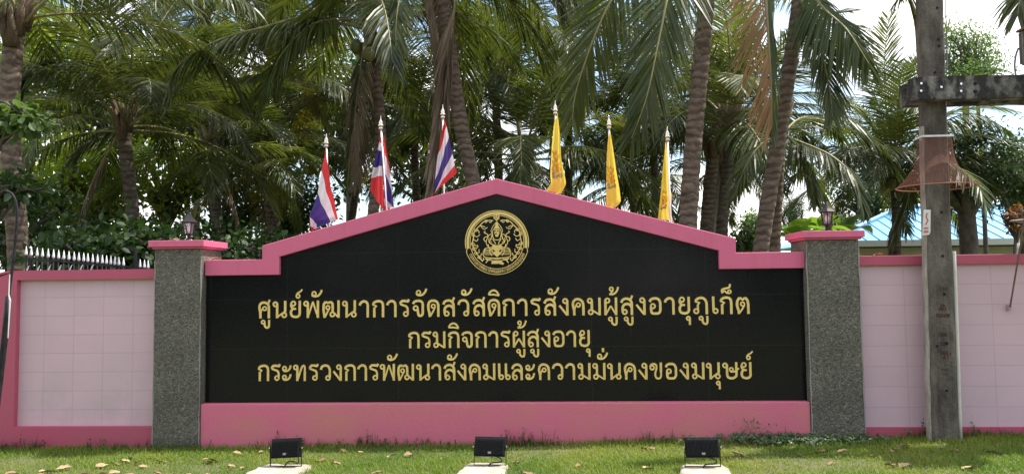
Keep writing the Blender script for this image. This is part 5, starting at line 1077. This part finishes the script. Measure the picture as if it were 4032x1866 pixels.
floodlight(719, 1136, 'tilted black floodlight on the leftmost pad, cable hanging under it', 'pale rough concrete pad under the leftmost tilted floodlight', 1, R(-3), padw=(-.27, .20))
floodlight(1233, 1133, 'black floodlight below the middle of the sign with shiny top edge', 'pale concrete pad under the middle floodlight', 2, R(1.5), padw=(-.25, .14))
floodlight(1768, 1137, 'black floodlight nearest the right pillar, cable coiled under it', 'whitish concrete pad under the floodlight nearest the right pillar', 3, R(-.5), w=.275, padw=(-.20, .20))

# black hose at the left edge
b = MB(); Yh = -.55
P = catmull([V(-14, 520, Yh), V(2, 487, Yh), V(20, 482, Yh), V(37, 500, Yh), V(43, 540, Yh), V(38, 610, Yh), V(29, 690, Yh), V(20, 760, Yh)], 6)
b.tube(P, .0135, 8); h_ = b.build('hose', mat('black_rubber', (.010, .008, .011), .6, spec=.2, var=(.04, .035, .04), vscale=25), smooth=True)
tag(h_, 'black hooked hose standing up at the far left edge in front of the wall', 'hose', kind='thing'); h_.name = 'bent_hose'
b = MB(); P = [V(21, 745, Yh), V(17, 800, Yh), V(6, 900, Yh), V(-6, 1000, Yh), V(-22, 1140, Yh)]; b.tube(P, [.026, .030, .030, .030, .030], 10); b.build('sleeve', DARKM, h_, smooth=True)
b = MB(); P = [V(24.5, 690, Yh - .03), V(22, 742, Yh - .034), V(25.5, 755, Yh - .034), V(20, 850, Yh - .034)]; b.tube(P, [.004, .006, .008, .004], 6); b.build('white_tape', WHITEP, h_)

# ------------------------------------------------------------------ grass, weeds and fallen leaves
GRASS = leafmat('grass_blade', (0.105, 0.190, 0.024), (0.225, 0.265, 0.05), .35, .5, .3, .9, (1.7, 1.8, .6), 0.0)
WEED = leafmat('weed_leaf', (0.055, 0.075, 0.022), (0.105, 0.125, 0.045), .3, .5, .4, 3, (1.7, 1.8, .6), 0.1)
def blade(b, x, y, z, h, w, a, lean, rr):
    d = Vector((math.cos(a), math.sin(a), 0)); s = Vector((-d.y, d.x, 0)) * w
    p0 = Vector((x, y, z - .004)); p1 = p0 + Vector((0, 0, h * .6)) + d * lean * .35; p2 = p0 + Vector((0, 0, h)) + d * lean
    b.add([p0 - s, p0 + s, p1 + s * .7, p1 - s * .7, p2], [(0, 1, 2, 3), (3, 2, 4)])
rr = random.Random(77); b = MB()
from mathutils import noise
n_ = 0
while n_ < 84000:
    x = rr.uniform(-6.2, 5.6); y = rr.uniform(-1.75, .02)
    if y > -.11 and -3.6 < x < 2.5: continue
    den = noise.noise(Vector((x * .9, y * 1.4, 3))) + .25 * noise.noise(Vector((x * 4, y * 4, 9)))
    if rr.random() > .78 + den * .9 - .18 * max(0, -y - .7): continue
    n_ += 1
    near = max(0, 1 - abs(y + .1) / .35)
    h = rr.uniform(.018, .046) * (1 + .5 * near) * (1 + .35 * den); blade(b, x, y, gz(x, y), h, rr.uniform(.0022, .0042), rr.uniform(0, 6.283), h * rr.uniform(.3, 1.1), rr)
o = b.build('lawn_grass', GRASS); tag(o, 'short bright green lawn in front of the sign', 'grass', kind='stuff')
b = MB(); rr = random.Random(78)
def foot_y(x): return -.04 if x < -4.05 else (-.12 if x < -3.57 else (-.11 if x < 2.44 else (-.12 if x < 2.95 else -.03)))
for _ in range(900):                                                  # grassy stems along the foot of the walls
    x = rr.uniform(-5.8, 4.9); 
    if noise.noise(Vector((x * 1.7, 4, 1))) + rr.uniform(-.35, .35) < -.02: continue
    y = foot_y(x) - rr.uniform(.01, .09); H = rr.uniform(.04, .15) * (1.4 if rr.random() < .15 else .8)
    for k in range(rr.randint(3, 7)): blade(b, x + rr.uniform(-.02, .02), y + rr.uniform(-.02, .02), gz(x), H * rr.uniform(.5, 1.1), rr.uniform(.002, .0045), rr.uniform(0, 6.28), H * rr.uniform(.1, .7), rr)
    if rr.random() < .35:
        for k in range(6): leaf_card(b, Vector((x, y, gz(x) + H * rr.uniform(.3, 1))), rdir(rr) + Vector((0, 0, .4)), Vector((0, 0, 1)), rr.uniform(.02, .045), .012)
o = b.build('wall_foot_weeds', WEED); tag(o, 'thin dark weeds along the foot of the walls', 'weeds', kind='stuff')
b = MB()
for _ in range(230):                                                  # creeping broad leaved weed by the right pillar
    x = rr.gauss(2.25, .42); y = foot_y(x) - abs(rr.gauss(.09, .10)) - .02
    if y > -.1: continue
    for k in range(rr.randint(5, 9)):
        d = rdir(rr); d.z = abs(d.z) * .6 + .1; leaf_card(b, Vector((x + rr.uniform(-.03, .03), y + rr.uniform(-.03, .03), gz(x) + rr.uniform(.015, .075))), d, Vector((0, -.3, 1)), rr.uniform(.022, .042), rr.uniform(.014, .024))
x = 1.86
for k in range(70): leaf_card(b, Vector((x + rr.gauss(0, .09), -.14 - abs(rr.gauss(0, .03)), gz(x) + rr.uniform(.02, .2))), rdir(rr) + Vector((0, -.2, .5)), Vector((0, -.5, 1)), rr.uniform(.02, .05), rr.uniform(.008, .018))
o = b.build('creeping_weed', leafmat('creeping_weed_leaf', (.055, .105, .04), (.12, .175, .085), .25, .45, .5, 5, (1.5, 1.6, .7), .1)); tag(o, 'pale green creeping weed round the foot of the right pillar', 'weeds', kind='stuff')
DL = [mat('dry_leaf_tan', (.36, .23, .12), .75, var=(.24, .13, .06), vscale=22, bump=.3, bscale=60), mat('dry_leaf_brown', (.14, .07, .035), .75, var=(.07, .035, .02), vscale=22, bump=.3, bscale=60), mat('dry_leaf_pale', (.50, .37, .22), .75, var=(.38, .25, .13), vscale=22, bump=.3, bscale=60)]
LM = []
for k in range(6):
    rr = random.Random(200 + k); b = MB(); N = 9; vs = []; cu = rr.uniform(.25, .8); tw = rr.uniform(-.6, .6)
    for i in range(N + 1):
        f = i / N; w = math.sin(math.pi * min(1, f * .96 + .02)) ** .7 * .5 * (.62 + .5 * rr.random()); zc = math.sin(f * 2.6 + k) * .10 + .06
        for s in (-1, -.5, 0, .5, 1):
            vs.append(((f - .5) * 1.5, s * w + .05 * math.sin(f * 5), zc + abs(s) ** 1.5 * cu * w * .9 + tw * s * (f - .5) * .5 + rr.uniform(-.05, .05)))
    b.add(vs, [(i*5+j, i*5+j+1, (i+1)*5+j+1, (i+1)*5+j) for i in range(N) for j in range(4)])
    zmin = min(v[2] for v in b.v); b.v = [(x, y, z - zmin) for x, y, z in b.v]
    o = b.build('dry_leaf', DL[(0, 1, 2, 0, 2, 1)[k]], smooth=True); LM.append(o.data); bpy.data.objects.remove(o)
KIND = ('tan curled dry leaf lying on the grass', 'dark brown crumpled dry leaf lying on the grass', 'pale straw dry leaf lying on the grass', 'tan curled dry leaf lying on the grass', 'pale straw dry leaf lying on the grass', 'dark brown crumpled dry leaf lying on the grass')
spots = [(597, 1131, 2, .09), (806, 1152, 3, .13), (845, 1161, 2, .10), (740, 1160, 0, .06), (1028, 1140, 0, .09), (1045, 1132, 1, .07), (910, 1132, 4, .06), (985, 1143, 4, .08), (950, 1185, 0, .10), (980, 1118, 0, .06), (1238, 1143, 0, .06), (1300, 1163, 2, .09), (1327, 1189, 3, .12), (1630, 1133, 3, .12), (1676, 1113, 0, .09), (1770, 1158, 1, .05), (1632, 1184, 4, .10), (1858, 1150, 2, .12), (1955, 1125, 3, .08), (1992, 1135, 2, .06), (2005, 1150, 3, .07), (2064, 1144, 3, .11), (2118, 1146, 2, .10), (2197, 1156, 0, .06), (2247, 1142, 0, .07), (2250, 1146, 4, .06), (2272, 1134, 1, .11), (2274, 1137, 0, .08), (2240, 1181, 3, .11), (2278, 1182, 4, .12), (2400, 1146, 3, .10), (2443, 1190, 4, .12), (2490, 1150, 2, .11), (2515, 1152, 1, .06), (530, 1150, 0, .13), (525, 1153, 1, .07), (582, 1163, 2, .08), (615, 1168, 4, .07), (520, 1187, 2, .09), (405, 1148, 3, .10), (375, 1140, 1, .06), (160, 1163, 2, .12), (118, 1172, 4, .13), (104, 1184, 0, .14), (72, 1187, 1, .08), (205, 1187, 4, .13), (250, 1183, 2, .14), (290, 1176, 4, .10), (330, 1188, 0, .14), (315, 1147, 2, .10), (345, 1152, 1, .09), (290, 1152, 3, .09), (258, 1158, 4, .11), (330, 1140, 0, .08), (360, 1160, 2, .09), (30, 1176, 0, .10), (150, 1186, 3, .12), (395, 1180, 0, .10), (434, 1186, 1, .12), (475, 1189, 2, .12), (660, 1128, 4, .06), (865, 1129, 0, .08), (750, 1121, 1, .08), (1115, 1150, 4, .05), (1455, 1171, 0, .06), (1790, 1186, 3, .08), (2090, 1174, 0, .05), (2325, 1165, 1, .05)]
rr = random.Random(88)
for u, v, k, s in spots:
    p = G0(u, v, 0.05); p.z = gz(p.x, p.y) + .014
    o = bpy.data.objects.new('dry_leaf', LM[k]); link(o); o.location = p; s *= .70
    o.scale = (s, s * rr.uniform(.7, 1), s * rr.uniform(.7, 1.1)); o.rotation_euler = (rr.uniform(-.3, .3), rr.uniform(-.3, .3), rr.uniform(-.6, .6) + (math.pi if rr.random() < .5 else 0))
    tag(o, KIND[k], 'leaf', ('fallen tan leaves', 'fallen dark brown leaves', 'fallen pale straw leaves')[(0, 1, 2, 0, 2, 1)[k]], 'thing')
# a few leaves caught on the copings
for u, v, Y, k, s in ((794, 0, .05, 4, .07), (510, 657, .06, 2, .06), (542, 656, .1, 0, .08), (440, 608, .1, 2, .10), (2208, 637, .08, 2, .07)):
    if u == 794: continue
    p = V(u, v, Y); o = bpy.data.objects.new('dry_leaf', LM[k]); link(o)
    p.z = 2.078 if u == 440 else (1.833 if u > 2000 else 1.879)
    o.location = p; o.scale = (s, s, s); o.rotation_euler = (.1, 0, rr.uniform(0, 6)); 
    tag(o, {510: 'pale dry leaf on the low coping step beside the left pillar', 542: 'tan dry leaf further along the low coping step near the gable', 440: 'pale dry leaf on the left pillar cap beside the lantern', 2208: 'pale dry leaf on the right wall coping'}[u], 'leaf', kind='thing')

# ------------------------------------------------------------------ wood across the road (seen only mirrored in the granite)
rr = random.Random(99); b = MB()
for _ in range(9000):
    x = rr.uniform(-34, 34); h = 7.5 + 2 * math.sin(x * .5) + 1.5 * math.sin(x * 1.3); z = h * rr.random() ** .8
    leaf_card(b, Vector((x, -24 - rr.uniform(0, 5), z)), rdir(rr), (Vector((0, .6, .6)) + rdir(rr) * .6).normalized(), rr.uniform(.5, 1.0), rr.uniform(.35, .6))
o = b.build('roadside_wood', LF2); tag(o, 'dark wood across the road, mirrored in the black granite', 'wood', kind='stuff')
